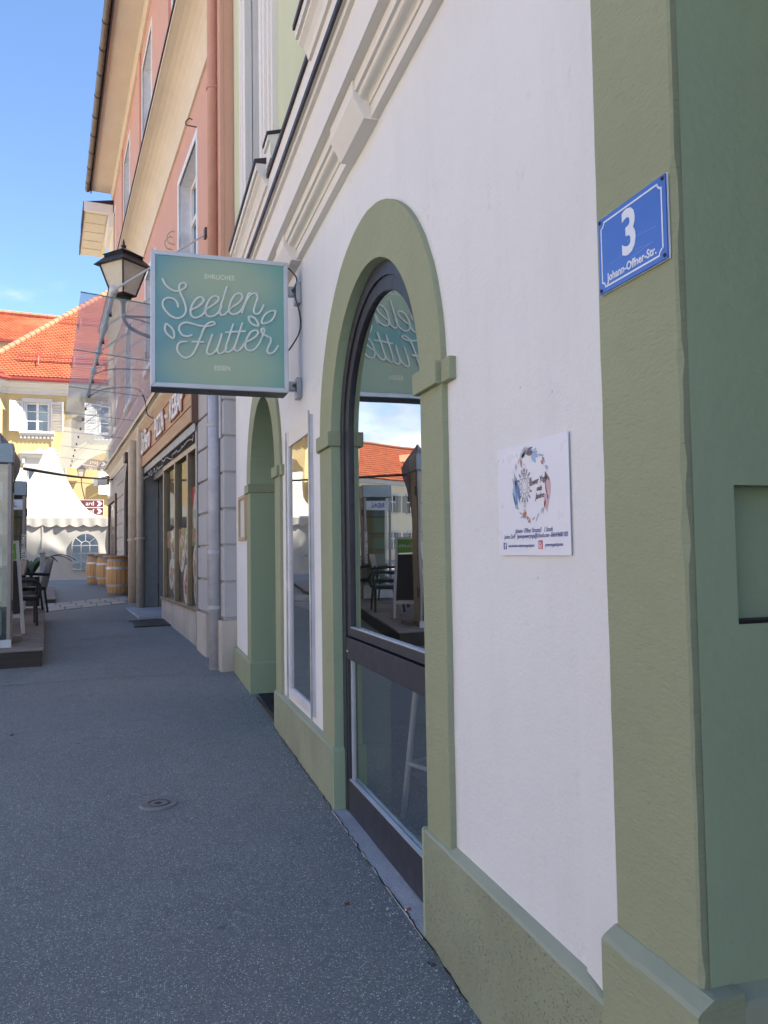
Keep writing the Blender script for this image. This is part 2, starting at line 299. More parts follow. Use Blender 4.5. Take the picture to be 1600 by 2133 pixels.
# ------------------------------------------------------------------ mesh helpers
def tag(o, label=None, cat=None, group=None, kind=None):
    if label: o['label'] = label
    if cat: o['category'] = cat
    if group: o['group'] = group
    if kind: o['kind'] = kind
    return o
def empty(name, loc=(0, 0, 0), rz=0, label=None, cat=None, group=None, kind=None):
    o = bpy.data.objects.new(name, None); o.empty_display_size = .2; COL.objects.link(o); o.location = loc; o.rotation_euler = (0, 0, rz)
    return tag(o, label, cat, group, kind)
class MB:
    def __init__(s): s.v = []; s.f = []
    def add(s, vs, fs):
        k = len(s.v); s.v += [tuple(v) for v in vs]; s.f += [tuple(i+k for i in f) for f in fs]; return s
    def box(s, x0, x1, y0, y1, z0, z1, skew=0):
        return s.add([(x0, y0, z0), (x1, y0, z0), (x1, y1, z0), (x0, y1, z0), (x0, y0, z1), (x1, y0, z1), (x1, y1, z1), (x0, y1, z1)],
              [(0, 3, 2, 1), (4, 5, 6, 7), (0, 1, 5, 4), (1, 2, 6, 5), (2, 3, 7, 6), (3, 0, 4, 7)])
    def quad(s, *p): return s.add(p, [tuple(range(len(p)))])
    def prism(s, prof, u0, u1, axis='x'):
        """closed profile of (d, z) points extruded along u"""
        n = len(prof)
        mk = {'x': lambda u, a, b: (u, a, b), 'y': lambda u, a, b: (a, u, b), 'z': lambda u, a, b: (a, b, u)}[axis]
        vs = [mk(u0, a, b) for a, b in prof] + [mk(u1, a, b) for a, b in prof]
        fs = [(i, (i+1) % n, n+(i+1) % n, n+i) for i in range(n)] + [tuple(range(n))[::-1], tuple(range(n, 2*n))]
        return s.add(vs, fs)
    def tube(s, pts, r, n=8, caps=True):
        pts = [Vector(p) for p in pts]; rr = r if isinstance(r, (list, tuple)) else [r]*len(pts)
        t = (pts[1]-pts[0]).normalized(); up = Vector((0, 0, 1)) if abs(t.z) < .9 else Vector((1, 0, 0))
        a = t.cross(up).normalized(); vs = []; fs = []
        for i, p in enumerate(pts):
            t2 = (pts[min(i+1, len(pts)-1)]-pts[max(i-1, 0)])
            if t2.length > 1e-9: t = t2.normalized()
            a = (a - t*a.dot(t)); a = a.normalized() if a.length > 1e-6 else t.orthogonal().normalized(); b = t.cross(a)
            vs += [p + (a*cos(2*pi*k/n)+b*sin(2*pi*k/n))*rr[i] for k in range(n)]
        for i in range(len(pts)-1):
            fs += [(i*n+k, i*n+(k+1) % n, (i+1)*n+(k+1) % n, (i+1)*n+k) for k in range(n)]
        if caps: fs += [tuple(range(n))[::-1], tuple(range((len(pts)-1)*n, len(pts)*n))]
        return s.add(vs, fs)
    def lathe(s, prof, n=20, c=(0, 0, 0), ang=2*pi, a0=0):
        vs = []; fs = []; full = abs(ang-2*pi) < 1e-6; m = n if full else n+1
        for r, z in prof: vs += [(c[0]+r*cos(a0+ang*k/n), c[1]+r*sin(a0+ang*k/n), c[2]+z) for k in range(m)]
        for i in range(len(prof)-1):
            for k in range(n):
                k2 = (k+1) % m; fs.append((i*m+k, i*m+k2, (i+1)*m+k2, (i+1)*m+k))
        return s.add(vs, fs)
    def sphere(s, c, r, n=12):
        return s.lathe([(max(1e-4, r*sin(pi*i/8)), -r*cos(pi*i/8)) for i in range(9)], n, c)
    def build(s, name, mat, parent=None, smooth=False, bevel=0, seg=2, fix=True):
        me = bpy.data.meshes.new(name); me.from_pydata(s.v, [], s.f)
        if fix or bevel:
            bm = bmesh.new(); bm.from_mesh(me)
            if fix: bmesh.ops.recalc_face_normals(bm, faces=bm.faces)
            if bevel:
                es = [e for e in bm.edges if len(e.link_faces) == 2 and e.calc_face_angle(0) > .5]
                bmesh.ops.bevel(bm, geom=es, offset=bevel, segments=seg, affect='EDGES', profile=.5, clamp_overlap=True)
            bm.to_mesh(me); bm.free()
        if smooth: me.polygons.foreach_set('use_smooth', [True]*len(me.polygons))
        mm = M[mat] if isinstance(mat, str) else mat
        me.materials.append(mm); o = bpy.data.objects.new(name, me); COL.objects.link(o)
        if parent: o.parent = parent
        return o
def box(name, mat, parent, b, bevel=0): return MB().box(*b).build(name, mat, parent, bevel=bevel)
def children(o): return [c for c in bpy.data.objects if c.parent == o]
def copy_tree(o, parent=None):
    kids = list(o.children); c = o.copy(); COL.objects.link(c); c.parent = parent
    for k in kids: copy_tree(k, c)
    return c
def smooth_path(p, n=6):
    q = []; p = [Vector(a if len(a) == 3 else (*a, 0)) for a in p]
    for i in range(len(p)-1):
        a, b, c, d = p[max(i-1, 0)], p[i], p[i+1], p[min(i+2, len(p)-1)]
        for k in range(n):
            t = k/n; q.append(.5*((2*b)+(-a+c)*t+(2*a-5*b+4*c-d)*t*t+(-a+3*b-3*c+d)*t**3))
    q.append(p[-1]); return q
def text(body, size, origin, right, up, mat, name, parent, extrude=.0005, align='CENTER', shear=0, bold=0, spacing=1.0, squeeze=1.0, res=3):
    cu = bpy.data.curves.new('t', 'FONT'); cu.body = body; cu.size = size; cu.align_x = align; cu.align_y = 'CENTER'
    cu.extrude = extrude; cu.shear = shear; cu.offset = bold; cu.space_character = spacing; cu.resolution_u = res
    ob = bpy.data.objects.new('t', cu); COL.objects.link(ob)
    dg = bpy.context.evaluated_depsgraph_get(); me = bpy.data.meshes.new_from_object(ob.evaluated_get(dg)); me.name = name
    bpy.data.objects.remove(ob); bpy.data.curves.remove(cu)
    r = Vector(right).normalized(); u = Vector(up).normalized(); n = r.cross(u)
    m = Matrix((r, u, n)).transposed().to_4x4(); m.translation = origin
    me.transform(m @ Matrix.Diagonal((squeeze, 1, 1, 1)))
    me.materials.clear(); me.materials.append(M[mat]); o = bpy.data.objects.new(name, me); COL.objects.link(o); o.parent = parent; return o

def facade(u0, u1, z0, z1, holes, d=0.0):
    """wall sheet in the plane y=d with openings; hole: (ua, ub, za, zb, arch)"""
    mb = MB(); br = {u0, u1}
    for h in holes:
        br |= {h[0], h[1]}
        if h[4]:
            c = (h[0]+h[1])/2; r = (h[1]-h[0])/2
            br |= {c+r*cos(pi*k/24) for k in range(1, 24)}
    br = sorted(b for b in br if u0-1e-6 <= b <= u1+1e-6)
    def top(h, u):
        if not h[4]: return h[3]
        c = (h[0]+h[1])/2; r = (h[1]-h[0])/2; return h[3]+math.sqrt(max(0, r*r-(u-c)**2))
    for a, b in zip(br, br[1:]):
        if b-a < 1e-5: continue
        hs = sorted([h for h in holes if h[0]-1e-6 <= a and b <= h[1]+1e-6], key=lambda h: h[2])
        za = zb = z0
        for h in hs:
            if h[2] > za+1e-4: mb.quad((a, d, za), (b, d, zb), (b, d, h[2]), (a, d, h[2]))
            za, zb = top(h, a), top(h, b)
        mb.quad((a, d, za), (b, d, zb), (b, d, z1), (a, d, z1))
    return mb
def outline(h, n=24, grow=0.0):
    """points of an opening's edge, from the foot at ub up over and down to ua"""
    a, b, za, zb, arch = h; a -= grow; b += grow
    if not arch: return [(b, za), (b, zb+grow), (a, zb+grow), (a, za)]
    c = (a+b)/2; r = (b-a)/2
    return [(b, za)] + [(c+r*cos(pi*k/n), zb+r*sin(pi*k/n)) for k in range(n+1)] + [(a, za)]
def band(p_in, p_out, d0, d1):
    """solid band between two outlines, from depth d0 to d1"""
    mb = MB(); n = len(p_in)
    vs = [(u, d1, z) for u, z in p_in]+[(u, d1, z) for u, z in p_out]+[(u, d0, z) for u, z in p_in]+[(u, d0, z) for u, z in p_out]
    fs = []
    for i in range(n-1):
        fs += [(i, i+1, n+i+1, n+i), (2*n+i, 3*n+i, 3*n+i+1, 2*n+i+1), (i, 2*n+i, 2*n+i+1, i+1), (n+i, n+i+1, 3*n+i+1, 3*n+i)]
    for k in (0, n-1): fs.append((k, n+k, 3*n+k, 2*n+k))
    return mb.add(vs, fs)
def sheet(p, d0, d1):
    """open strip following an outline from depth d0 to d1 (a reveal)"""
    mb = MB(); n = len(p)
    return mb.add([(u, d0, z) for u, z in p]+[(u, d1, z) for u, z in p], [(i, i+1, n+i+1, n+i) for i in range(n-1)])
def fill(p, d, thick=0.0):
    mb = MB(); n = len(p)
    if not thick: return mb.add([(u, d, z) for u, z in p], [tuple(range(n))])
    return mb.prism([(u, z) for u, z in p], d, d+thick, 'y')

# ------------------------------------------------------------------ ground
GP = [(-200, -.5), (-30, -.35), (0, .03), (2.42, .06), (3, .09), (4.5, .112), (6.3, .142), (9.5, .195), (11.3, .285), (15, .42), (18, .46), (22, .53), (28, .60), (33, .72), (40, .80), (400, 1.2)]
def g(y):
    for (a, za), (b, zb) in zip(GP, GP[1:]):
        if y <= b: return za+(zb-za)*(y-a)/(b-a)
    return GP[-1][1]
def ground():
    ys = sorted({p[0] for p in GP} | {i*.5 for i in range(-4, 80)} | {50, 60, 80, 120, 200, 300})
    xs = [-300, -80, -30, -12, -6, -4, -3, -2, -1, 0, .5, 1.2, 4, 15, 60, 300]
    v = [(x, y, g(y)) for y in ys for x in xs]; n = len(xs)
    f = [(j*n+i, j*n+i+1, (j+1)*n+i+1, (j+1)*n+i) for j in range(len(ys)-1) for i in range(n-1)]
    o = MB().add(v, f).build('asphalt_pavement', 'asphalt', smooth=True, fix=False)
    tag(o, 'dark grey worn asphalt of the pedestrian street', None, None, 'structure')
ground()
ys_ = [-60+2*k for k in range(46)]+[31.6+2.0*k for k in range(12)]  # pale paving sheet added over the asphalt to bounce warm sunlight into the street
m = MB()
for a, b in zip(ys_, ys_[1:]):
    x1 = -8.2 if b <= 30.1 else 8.0
    if a < 30.1 < b: x1 = -8.2
    m.quad((-24.6, a, g(a)+.012), (x1, a, g(a)+.012), (x1, b, g(b)+.012), (-24.6, b, g(b)+.012))
tag(m.build('bounce_paving', 'granite', fix=False), 'pale stone paving added over the square to bounce sunlight into the shaded street', None, None, 'structure')

# strip of sandy stone slabs crossing the street
ps = empty('paver_strip', (0, 0, 0), 0, 'band of sandy stone slabs set across the asphalt', None, None, 'structure')
rn = random.Random(3)
for row in range(3):
    for k in range(9):
        x0 = -3.05+k*.305+(.15 if row % 2 else 0); yb = 16.35+(x0+3.0)*1.02+row*.78
        w_, l_ = .275, .72; j = rn.uniform(-.012, .012)
        cs = [(x0, yb), (x0+w_, yb+w_*1.02), (x0+w_-.06+j, yb+l_+w_*1.02), (x0-.06+j, yb+l_)]
        mb = MB(); h = .012+rn.uniform(-.004, .006)
        mb.add([(x, y, g(y)-.03) for x, y in cs]+[(x, y, g(y)+h) for x, y in cs], [(4, 5, 6, 7), (0, 1, 5, 4), (1, 2, 6, 5), (2, 3, 7, 6), (3, 0, 4, 7)])
        mb.build('paver', 'paver', ps)

# ------------------------------------------------------------------ the green and white corner building (street front faces -x)
GB = empty('green_building', (1.1, 0, 0), R(90), 'white and sage green plastered town house with two round arches and a moulded cornice', 'building')
H_PORTAL = (-.55, 1.33, -.4, 2.75, True)
H_DOOR = (2.925, 4.465, -.4, 2.26, True)
H_SHOW = (5.15, 5.89, .57, 2.49, False)
H_NICHE = (6.51, 8.05, -.4, 2.29, True)
facade(-9, 9.5, -.4, 3.75, [H_PORTAL, H_DOOR, H_SHOW, H_NICHE]).build('ground_floor_wall', 'white_wall', GB, fix=False)
UW = [(6.9, 7.88, 5.1, 7.7, False), (3.25, 4.2, 5.1, 7.7, False), (-.4, .55, 5.1, 7.7, False)]
facade(-9, 9.5, 3.75, 11.6, UW).build('upper_wall', 'pale_green', GB, fix=False)
# shell: end walls, back, roof (the house is a closed volume and casts the street's shade)
box('end_wall', 'white_wall', GB, (9.2, 9.498, -11, -.02, -.4, 11.5)); box('end_wall', 'white_wall', GB, (-9, -8.7, -11, -.02, -.4, 11.5))
box('back_wall', 'white_wall', GB, (-8.7, 9.2, -11, -10.7, -.4, 11.5))
MB().prism([(.55, 11.45), (.55, 11.6), (-5.5, 15.2), (-11.3, 11.6), (-11.3, 11.45), (-5.5, 15)], -9.2, 9.5).build('roof', 'red_terracotta', GB)
box('ceiling', 'interior', GB, (-8.7, 9.2, -10.7, -.3, 3.3, 3.4))
box('inner_floor', 'interior', GB, (-8.7, 9.2, -10.7, -.62, -.2, .12))
box('partition', 'interior', GB, (1.5, 9.2, -4.2, -4.1, .12, 3.3)); box('partition', 'interior', GB, (1.55, 1.65, -4.1, -.1, .12, 3.3)); box('partition', 'interior', GB, (6.25, 6.35, -4.1, -.1, .12, 3.3))

def arch_trim(h, outer, hn, cap_right=True, reveal=.32, jambcap=.03):
    rj = random.Random(int(h[0]*50)); pin = outline(h, 40); po = [(u+rj.uniform(-.0022, .0022), z+rj.uniform(-.0022, .0022)) for u, z in outline(outer, 40)]
    for side in (0, 1):   # jambs get intermediate points so their edges waver too
        for pts, wob in ((pin, .0006), (po, .0022)):
            a_, b_ = (pts[0], pts[1]) if side == 0 else (pts[-2], pts[-1]); mid = [(a_[0]+(b_[0]-a_[0])*k/16+rj.uniform(-wob, wob), a_[1]+(b_[1]-a_[1])*k/16) for k in range(1, 16)]
            if side == 0: pts[1:1] = mid
            else: pts[-1:-1] = mid
    band(pin, po, -.012, .025).build('arch_surround', 'sage', GB, bevel=.003)
    sheet(outline(h, 24, -.0015), .021, -reveal).build('arch_reveal', 'sage_shade_copy', GB, smooth=False, fix=False)
    z0, z1 = 2.225, 2.312
    a, b = h[0], h[1]
    for s, e, o in ((1, a, outer[0]), (-1, b, outer[1])):
        m = MB(); lo, hi = sorted((o, e+s*.022)); m.box(lo, hi, -jambcap, .05, z0, z1)
        lo2, hi2 = sorted((o-s*.085, o)); m.box(lo2, hi2, -.01, .028, z0+.001, z1-.001)
        m.build('impost_block', 'sage', GB, bevel=.004)
arch_trim(H_DOOR, (2.69, 4.77, -.4, 2.26, True), 'door')
arch_trim(H_NICHE, (6.26, 8.33, -.4, 2.29, True), 'niche', reveal=2.3, jambcap=2.2)

def plinth(u0, u1, zt, ra, rb, mat='sage_rough', depth=.3):
    n = 14; rng_ = random.Random(int(u0*100)); m = MB()
    us = [u0+(u1-u0)*i/n for i in range(n+1)]; vs = []; fs = []
    for u in us:
        j = rng_.uniform(-.004, .003); vs += [(u, -.02, -.4), (u, .04, -.4), (u, .04+j*.4, zt-.006+j), (u, .033, zt+.002+j), (u, .0, zt+.014), (u, -.02, zt+.014)]
    for i in range(n):
        for k in range(5): fs.append((i*6+k, i*6+k+1, (i+1)*6+k+1, (i+1)*6+k))
    fs += [(0, 1, 2, 3, 4, 5), tuple(range(n*6, n*6+6))]
    m.add(vs, fs); o = m.build('plinth', mat, GB)
    o.data.materials.append(M['sage_edge'])
    for p in o.data.polygons:
        if abs(p.normal.z) > .25 and p.center.z > 0: p.material_index = 1
    for e, s in ((u0, ra), (u1, rb)):
        if s: MB().prism([(e, -.4), (e+s, -.4), (e+s, zt-.006), (e+s*.6, zt+.004), (e, zt+.012)], -depth, .0395, 'y').build('plinth_return', 'sage_shade_copy', GB)
plinth(1.622, 2.93, .505, 0, .022)
plinth(4.46, 6.515, .455, -.022, .022)
plinth(8.045, 9.49, .478, -.022, 0, 'sage', 2.2)

# right-hand pilaster with base, raised white strip beside it
MB().prism([(1.62, -.01), (1.62, .036), (1.803, .010), (1.81, .003), (1.81, -.01)], .519, 3.69, 'z').build('raised_strip', 'white_wall', GB)
def worn_post(u0, u1, d0, d1, z0, z1, mat, name, seed):
    rr = random.Random(seed); n = 70; vs = []; fs = []; m = MB(); ja = jb = 0
    for i in range(n+1):
        z = z0+(z1-z0)*i/n; ja = ja*.75+rr.uniform(-.0016, .0016); jb = max(-.0012, jb*.75+rr.uniform(-.0016, .0016)); ch = .005+(.006 if rr.random() < .10 else 0)
        vs += [(u0+.006, d0, z), (u0+jb, d1-ch, z), (u0+ch+jb, d1+ja*.4, z), (u1-.006+ja, d1, z), (u1+ja, d1-.006, z), (u1+ja*.5, d0, z)]
    for i in range(n):
        for k in range(5): fs.append((i*6+k, i*6+k+1, (i+1)*6+k+1, (i+1)*6+k))
    fs += [(0, 1, 2, 3, 4, 5), tuple(range(n*6, n*6+6))]
    return m.add(vs, fs).build(name, mat, GB)
worn_post(1.33, 1.62, -.06, .04, .705, 3.692, 'sage', 'pilaster', 3)
def pil_base():
    m = MB(); rr = random.Random(5); n = 9
    us = [1.292+(1.622-1.292)*i/n for i in range(n+1)]
    prof = lambda j: [(-.03, -.4), (.08, -.4), (.08, .694+j), (.072, .703+j), (.042, .722), (-.03, .722)]
    vs = [(u, d, z) for u in us for d, z in prof(rr.uniform(-.003, .003))]; fs = [(0, 1, 2, 3, 4, 5), tuple(range(n*6, n*6+6))]
    for i in range(n):
        for k in range(5): fs.append((i*6+k, i*6+k+1, (i+1)*6+k+1, (i+1)*6+k))
    o = m.add(vs, fs).build('pilaster_base', 'sage', GB); o.data.materials.append(M['sage_edge'])
    for p in o.data.polygons:
        if abs(p.normal.z) > .25 and p.center.z > 0: p.material_index = 1
pil_base()
# portal jamb with a walled-up recess
def jamb():
    m = MB(); U = 1.3285; ds = [.020, -.082, -.47, -1.1]; zs = [-.4, 1.437, 1.727, 2.76]
    for i in range(3):
        for k in range(3):
            if i == 1 and k == 1: continue
            m.quad((U, ds[i], zs[k]), (U, ds[i+1], zs[k]), (U, ds[i+1], zs[k+1]), (U, ds[i], zs[k+1]))
    r = U+.05; a, b, c, d = ds[1], ds[2], zs[1], zs[2]
    m.quad((r, a, c), (r, b, c), (r, b, d), (r, a, d)); m.quad((U, a, c), (r, a, c), (r, a, d), (U, a, d)); m.quad((U, b, c), (r, b, c), (r, b, d), (U, b, d))
    m.quad((U, a, c), (U, b, c), (r, b, c), (r, a, c)); m.quad((U, a, d), (U, b, d), (r, b, d), (r, a, d))
    m.build('portal_jamb', 'sage_shade_copy', GB, fix=False)
    box('recess_slot', 'cable', GB, (1.329, 1.377, -.465, -.086, 1.4375, 1.444))
    MB().prism([(1.33, -.4), (1.292, -.4), (1.292, .692), (1.30, .702), (1.33, .72)], -1.1, -.03, 'y').build('jamb_plinth', 'sage_edge', GB)
jamb()
pp = outline(H_PORTAL)[1:-1]
sheet(pp+[(-.55, -.4)], 0, -1.1).build('portal_reveal', 'sage_shade_copy', GB, fix=False)
box('portal_door', 'brown_wood', GB, (-.6, 1.4, -1.16, -1.1, -.4, 4))
box('pilaster', 'sage', GB, (-.85, -.55, -.02, .04, -.4, 3.692), .006)

# main cornice above the ground floor, sill course and window sills
COR = [(-.01, 3.692), (.041, 3.692), (.041, 3.756), (.05, 3.756)]
for k in range(1, 9):
    t = k/8; COR.append((.05+.053*(t-.18*sin(2*pi*t)*.9), 3.756+.053*(t+.18*sin(2*pi*t)*.9)))
COR += [(.119, 3.809), (.119, 3.868), (.167, 3.868), (.167, 4.115), (.19, 4.115), (.19, 4.159), (.205, 4.159), (.205, 4.175), (-.01, 4.25)]
MB().prism(COR, -9, 9.47).build('cornice', 'trim', GB)
MB().prism([(.2055, 4.157), (.222, 4.150), (.222, 4.185), (-.01, 4.275), (-.01, 4.252), (.2055, 4.178)], -9, 9.48).build('cornice_flashing', 'lead', GB)
for uc, w_ in ((3.73, .23), (1.98, .2), (5.55, .16), (7.28, .23), (9.2, .1)):
    MB().prism([(-.01, 3.686), (.075, 3.686), (.132, 3.79), (.132, 3.8665), (-.01, 3.8665)], uc-w_, uc+w_).build('console_block', 'trim', GB, bevel=.003)
MB().prism([(-.01, 4.57), (.08, 4.57), (.08, 4.735), (-.01, 4.745)], -9, 9.45).build('sill_course', 'trim', GB)
MB().prism([(-.01, 4.7455), (.08, 4.736), (.10, 4.728), (.10, 4.765), (-.01, 4.80)], -9, 9.46).build('sill_flashing', 'lead', GB)
SILL = [(-.01, 4.58), (.085, 4.58), (.085, 4.665), (.105, 4.665), (.115, 4.70), (.135, 4.735), (.165, 4.76), (.165, 4.785), (.185, 4.785), (.185, 4.85), (-.01, 4.86)]
for a, b in ((6.35, 8.33), (2.72, 4.62), (-.95, .95)):
    MB().prism(SILL, a, b).build('window_sill', 'trim', GB)
    MB().prism([(-.01, 4.861), (.185, 4.852), (.20, 4.845), (.20, 4.88), (-.01, 4.93)], a-.01, b+.01).build('sill_cap', 'lead', GB)
    MB().prism([(-.01, 4.80), (.10, 4.80), (.10, 4.94), (.12, 4.94), (.12, 4.985), (-.01, 5.02)], a-.22, a+.0).build('sill_shoulder', 'trim', GB)
    MB().prism([(-.01, 5.021), (.12, 4.987), (.13, 4.982), (.13, 5.01), (-.01, 5.05)], a-.23, a+.005).build('shoulder_cap', 'lead', GB)
for h in UW:
    a, b, za, zb, _ = h
    for lo, hi in ((a-.58, a), (b, b+.68)):
        m = MB(); s = 1 if lo < a-.1 else -1
        inner, outer_ = (hi, lo) if s > 0 else (lo, hi); wd = hi-lo
        m.box(lo, hi, -.01, .035, za-.2, zb+.5)
        for f0, f1, dd in ((.0, .22, .075), (.22, .36, .06), (.62, .72, .055), (.9, 1.0, .05)):
            x0, x1 = sorted((inner-s*wd*f0, inner-s*wd*f1)); m.box(x0, x1, .0345, dd, za-.199, zb+.499)
        m.build('window_architrave', 'trim', GB, bevel=.003)
    box('window_lintel', 'trim', GB, (a-.75, b+.85, -.01, .09, zb+.5, zb+.75), .01)
    if b < 8: box('hood_moulding', 'trim', GB, (a-.85, b+.95, -.01, .25, zb+.75, zb+.9), .02)
    sheet(outline(h), 0, -.3).build('window_reveal', 'trim', GB, fix=False)
    m = MB()
    for x0, x1, y0, y1 in ((a, a+.07, za, zb), (b-.07, b, za, zb), ((a+b)/2-.04, (a+b)/2+.04, za, zb)): m.box(x0, x1, -.3, -.24, y0, y1)
    for z in (za+.03, zb-.09, za+1.6): m.box(a+.07, b-.07, -.299, -.245, z-.03, z+.06)
    w_ = m.build('casement_window', 'white_paint', GB)
    MB().quad((a, -.28, za), (b, -.28, za), (b, -.28, zb), (a, -.28, zb)).build('window_pane', 'glass_far', w_, fix=False)
MB().prism([(-.01, 11.0), (.15, 11.0), (.2, 11.2), (.5, 11.3), (.5, 11.44), (-.01, 11.44)], -9, 9.5).build('eaves_cornice', 'trim', GB)

# arched shop window / door leaf
def arched_window():
    h = H_DOOR; o1 = outline(h, 24, .03); i1 = outline(h, 24, -.072); i2 = outline(h, 24, -.142)
    zb = .118
    cl = lambda p, z: [(u, max(z, zz)) for u, zz in p]
    w = band(cl(i1, zb), cl(o1, zb), -.10, -.03).build('arched_window', 'anthracite', GB, bevel=.002)
    band(cl(i2, 1.115), cl([(u, z) for u, z in i1], 1.115), -.095, -.042).build('sash_frame', 'anthracite', w, bevel=.002)
    a, b = h[0]+.072, h[1]-.072
    box('sash_bottom_rail', 'anthracite', w, (h[0]+.142, h[1]-.142, -.094, -.0425, 1.118, 1.166), .002)
    box('mid_rail', 'anthracite', w, (a, b, -.094, -.034, .985, 1.108), .002)
    box('bottom_rail', 'anthracite', w, (a, b, -.094, -.034, .118, .300), .002)
    box('lower_frame', 'anthracite', w, (a, a+.03, -.09, -.036, .3, .985)); box('lower_frame', 'anthracite', w, (b-.03, b, -.09, -.036, .3, .985))
    box('glazing_bead', 'sign_alu', w, (h[0]+.142, h[1]-.142, -.058, -.041, 1.1665, 1.172)); box('glazing_bead', 'sign_alu', w, (a+.03, b-.03, -.058, -.036, .3005, .3065))
    g2 = [(u, max(1.166, z)) for u, z in outline(h, 32, -.135)]
    MB().add([(u, -.06, z) for u, z in g2], [tuple(range(len(g2)))]).build('glass_pane', 'glass_door', w, fix=False)
    MB().quad((a, -.06, .29), (b, -.06, .29), (b, -.06, .99), (a, -.06, .99)).build('glass_pane', 'glass_lower', w, fix=False)
    MB().box(b-.055, b-.031, -.075, -.050, .3065, .985).build('glazing_bead', 'sign_alu', w)
    MB().lathe([(.0001, .006), (.006, .005), (.007, 0)], 10).build('lock_cylinder', 'steel', w).matrix_local = Matrix.Translation((b-.03, -.034, 1.03)) @ Matrix.Rotation(R(-90), 4, 'X')
    # double glazing spacer seen at the pane's foot
    box('glazing_bead', 'glass_edge', w, (a+.03, b-.03, -.085, -.064, .300, .318))
arched_window()
# entrance niche: dark door at the back, mat, worn metal threshold
box('entrance_door', 'brown_wood', GB, (6.4, 8.2, -2.36, -2.3, -.4, 3.3))
box('threshold_strip', 'brownmetal', GB, (6.53, 8.03, -.03, .012, -.2, .168), .003)
tag(box('door_mat', 'mat', None, (0, 0, 0, 0, 0, 0)), None)
bpy.data.objects.remove(bpy.data.objects['door_mat'])
dm = MB().box(6.54, 8.02, -2.28, -.035, .10, .172).build('door_mat', 'mat'); dm.matrix_world = GB.matrix_basis.copy()
tag(dm, 'dark coir mat filling the floor of the green arched entrance', 'mat')
# concrete threshold in front of the arched window and the jagged crack along it
m = MB(); us = [2.93+(4.47-2.93)*i/12 for i in range(13)]
for a, b in zip(us, us[1:]): m.add([(a, -.1, .118), (b, -.1, .118), (b, .052, g(b)+.008), (a, .052, g(a)+.008), (a, .052, -.1), (b, .052, -.1)], [(0, 1, 2, 3), (3, 2, 5, 4)])
m.build('door_sill_slab', 'concrete', GB, fix=False)
rc = random.Random(11); m = MB(); pts = []
u = 2.5
while u < 6.6:
    pts.append((u, .052+rc.uniform(-.006, .008) if 2.93 < u < 4.46 else .043+rc.uniform(0, .008))); u += rc.uniform(.012, .09)
for (a, da), (b, db) in zip(pts, pts[1:]):
    w1 = rc.uniform(.0012, .0042); m.quad((a, da-w1, g(a)+.0125), (b, db-w1, g(b)+.0125), (b, db+w1, g(b)+.0125), (a, da+w1, g(a)+.0125))
ck = m.build('pavement_crack', 'cable', None, fix=False); ck.matrix_world = GB.matrix_basis.copy(); tag(ck, 'thin dark crack in the asphalt along the wall foot', None, None, 'structure')
# things inside, dimly seen through the glass
def stool(name, loc, lab):
    t = empty(name, loc, R(20), lab, 'bar stool', 'stools behind the glass')
    MB().lathe([(.001, .76), (.17, .76), (.18, .78), (.17, .80), (.001, .80)], 20).build('seat', 'white_paint', t)
    for k in range(4):
        a = pi/4+k*pi/2; MB().tube([(.12*cos(a), .12*sin(a), .77), (.21*cos(a), .21*sin(a), 0)], .017, 8).build('leg', 'white_paint', t)
    m = MB()
    for k in range(4):
        a = pi/4+k*pi/2; b = a+pi/2; m.tube([(.18*cos(a), .18*sin(a), .3), (.18*cos(b), .18*sin(b), .3)], .012, 6)
    m.build('footrest', 'white_paint', t)
stool('bar_stool', (1.58, 4.08, .12), 'white bar stool just inside the arched window, nearest its left edge')
stool('bar_stool', (1.62, 3.35, .12), 'white bar stool inside the arched window, behind its right jamb')
bt = empty('bar_table', (2.6, 3.4, .12), 0, 'tall white bar counter standing back inside the arched window', 'table')
box('tabletop', 'white_paint', bt, (-.3, .3, -.9, .9, 1.02, 1.06)); 
for sx, sy in ((-.25, -.8), (.25, -.8), (-.25, .8), (.25, .8)): box('leg', 'white_paint', bt, (sx-.025, sx+.025, sy-.025, sy+.025, 0, 1.02))

# narrow display case let into the wall between the arches
DC = empty('wall_display_case', (1.1, 5.52, 0), R(90), 'tall narrow white-framed glass display case between the two green arches', 'display case')
a, b, za, zb = -.43, .43, .515, 2.53
ia, ib = -.37, .37
m = MB().box(ib, b, -.02, .022, za, zb); m.build('frame_post', 'white_frame', DC, bevel=.003)
m = MB().box(a, ia, -.02, .022, za, zb); m.build('frame_post', 'white_frame', DC, bevel=.003)
box('frame_rail', 'white_frame', DC, (ia, ib, -.02, .020, za, za+.065), .003)
box('header_panel', 'trim', DC, (ia, ib, -.015, .018, 2.41, 2.53), .003)
box('shelf', 'white_paint', DC, (ia, ib, -.34, -.02, 1.20, 1.222)); box('base_board', 'interior', DC, (ia, ib, -.34, -.02, .57, .585))
m = MB(); m.quad((ia, -.35, .57), (ib, -.35, .57), (ib, -.35, 2.49), (ia, -.35, 2.49)); m.quad((ia, -.35, .57), (ia, 0, .57), (ia, 0, 2.49), (ia, -.35, 2.49)); m.quad((ib, -.35, .57), (ib, 0, .57), (ib, 0, 2.49), (ib, -.35, 2.49))
m.quad((ia, -.35, 2.49), (ib, -.35, 2.49), (ib, 0, 2.49), (ia, 0, 2.49)); m.build('case_lining', 'interior', DC, fix=False)
MB().quad((ia, .006, .58), (ib, .006, .58), (ib, .006, 2.41), (ia, .006, 2.41)).build('glass_pane', 'glass_show', DC, fix=False)
MB().tube([(b+.006, .028, za-.02), (b+.006, .028, zb)], .007, 6).build('hinge_rod', 'galv', DC); MB().tube([(a-.004, .028, za-.02), (a-.004, .028, zb+.02)], .007, 6).build('hinge_rod', 'galv', DC)

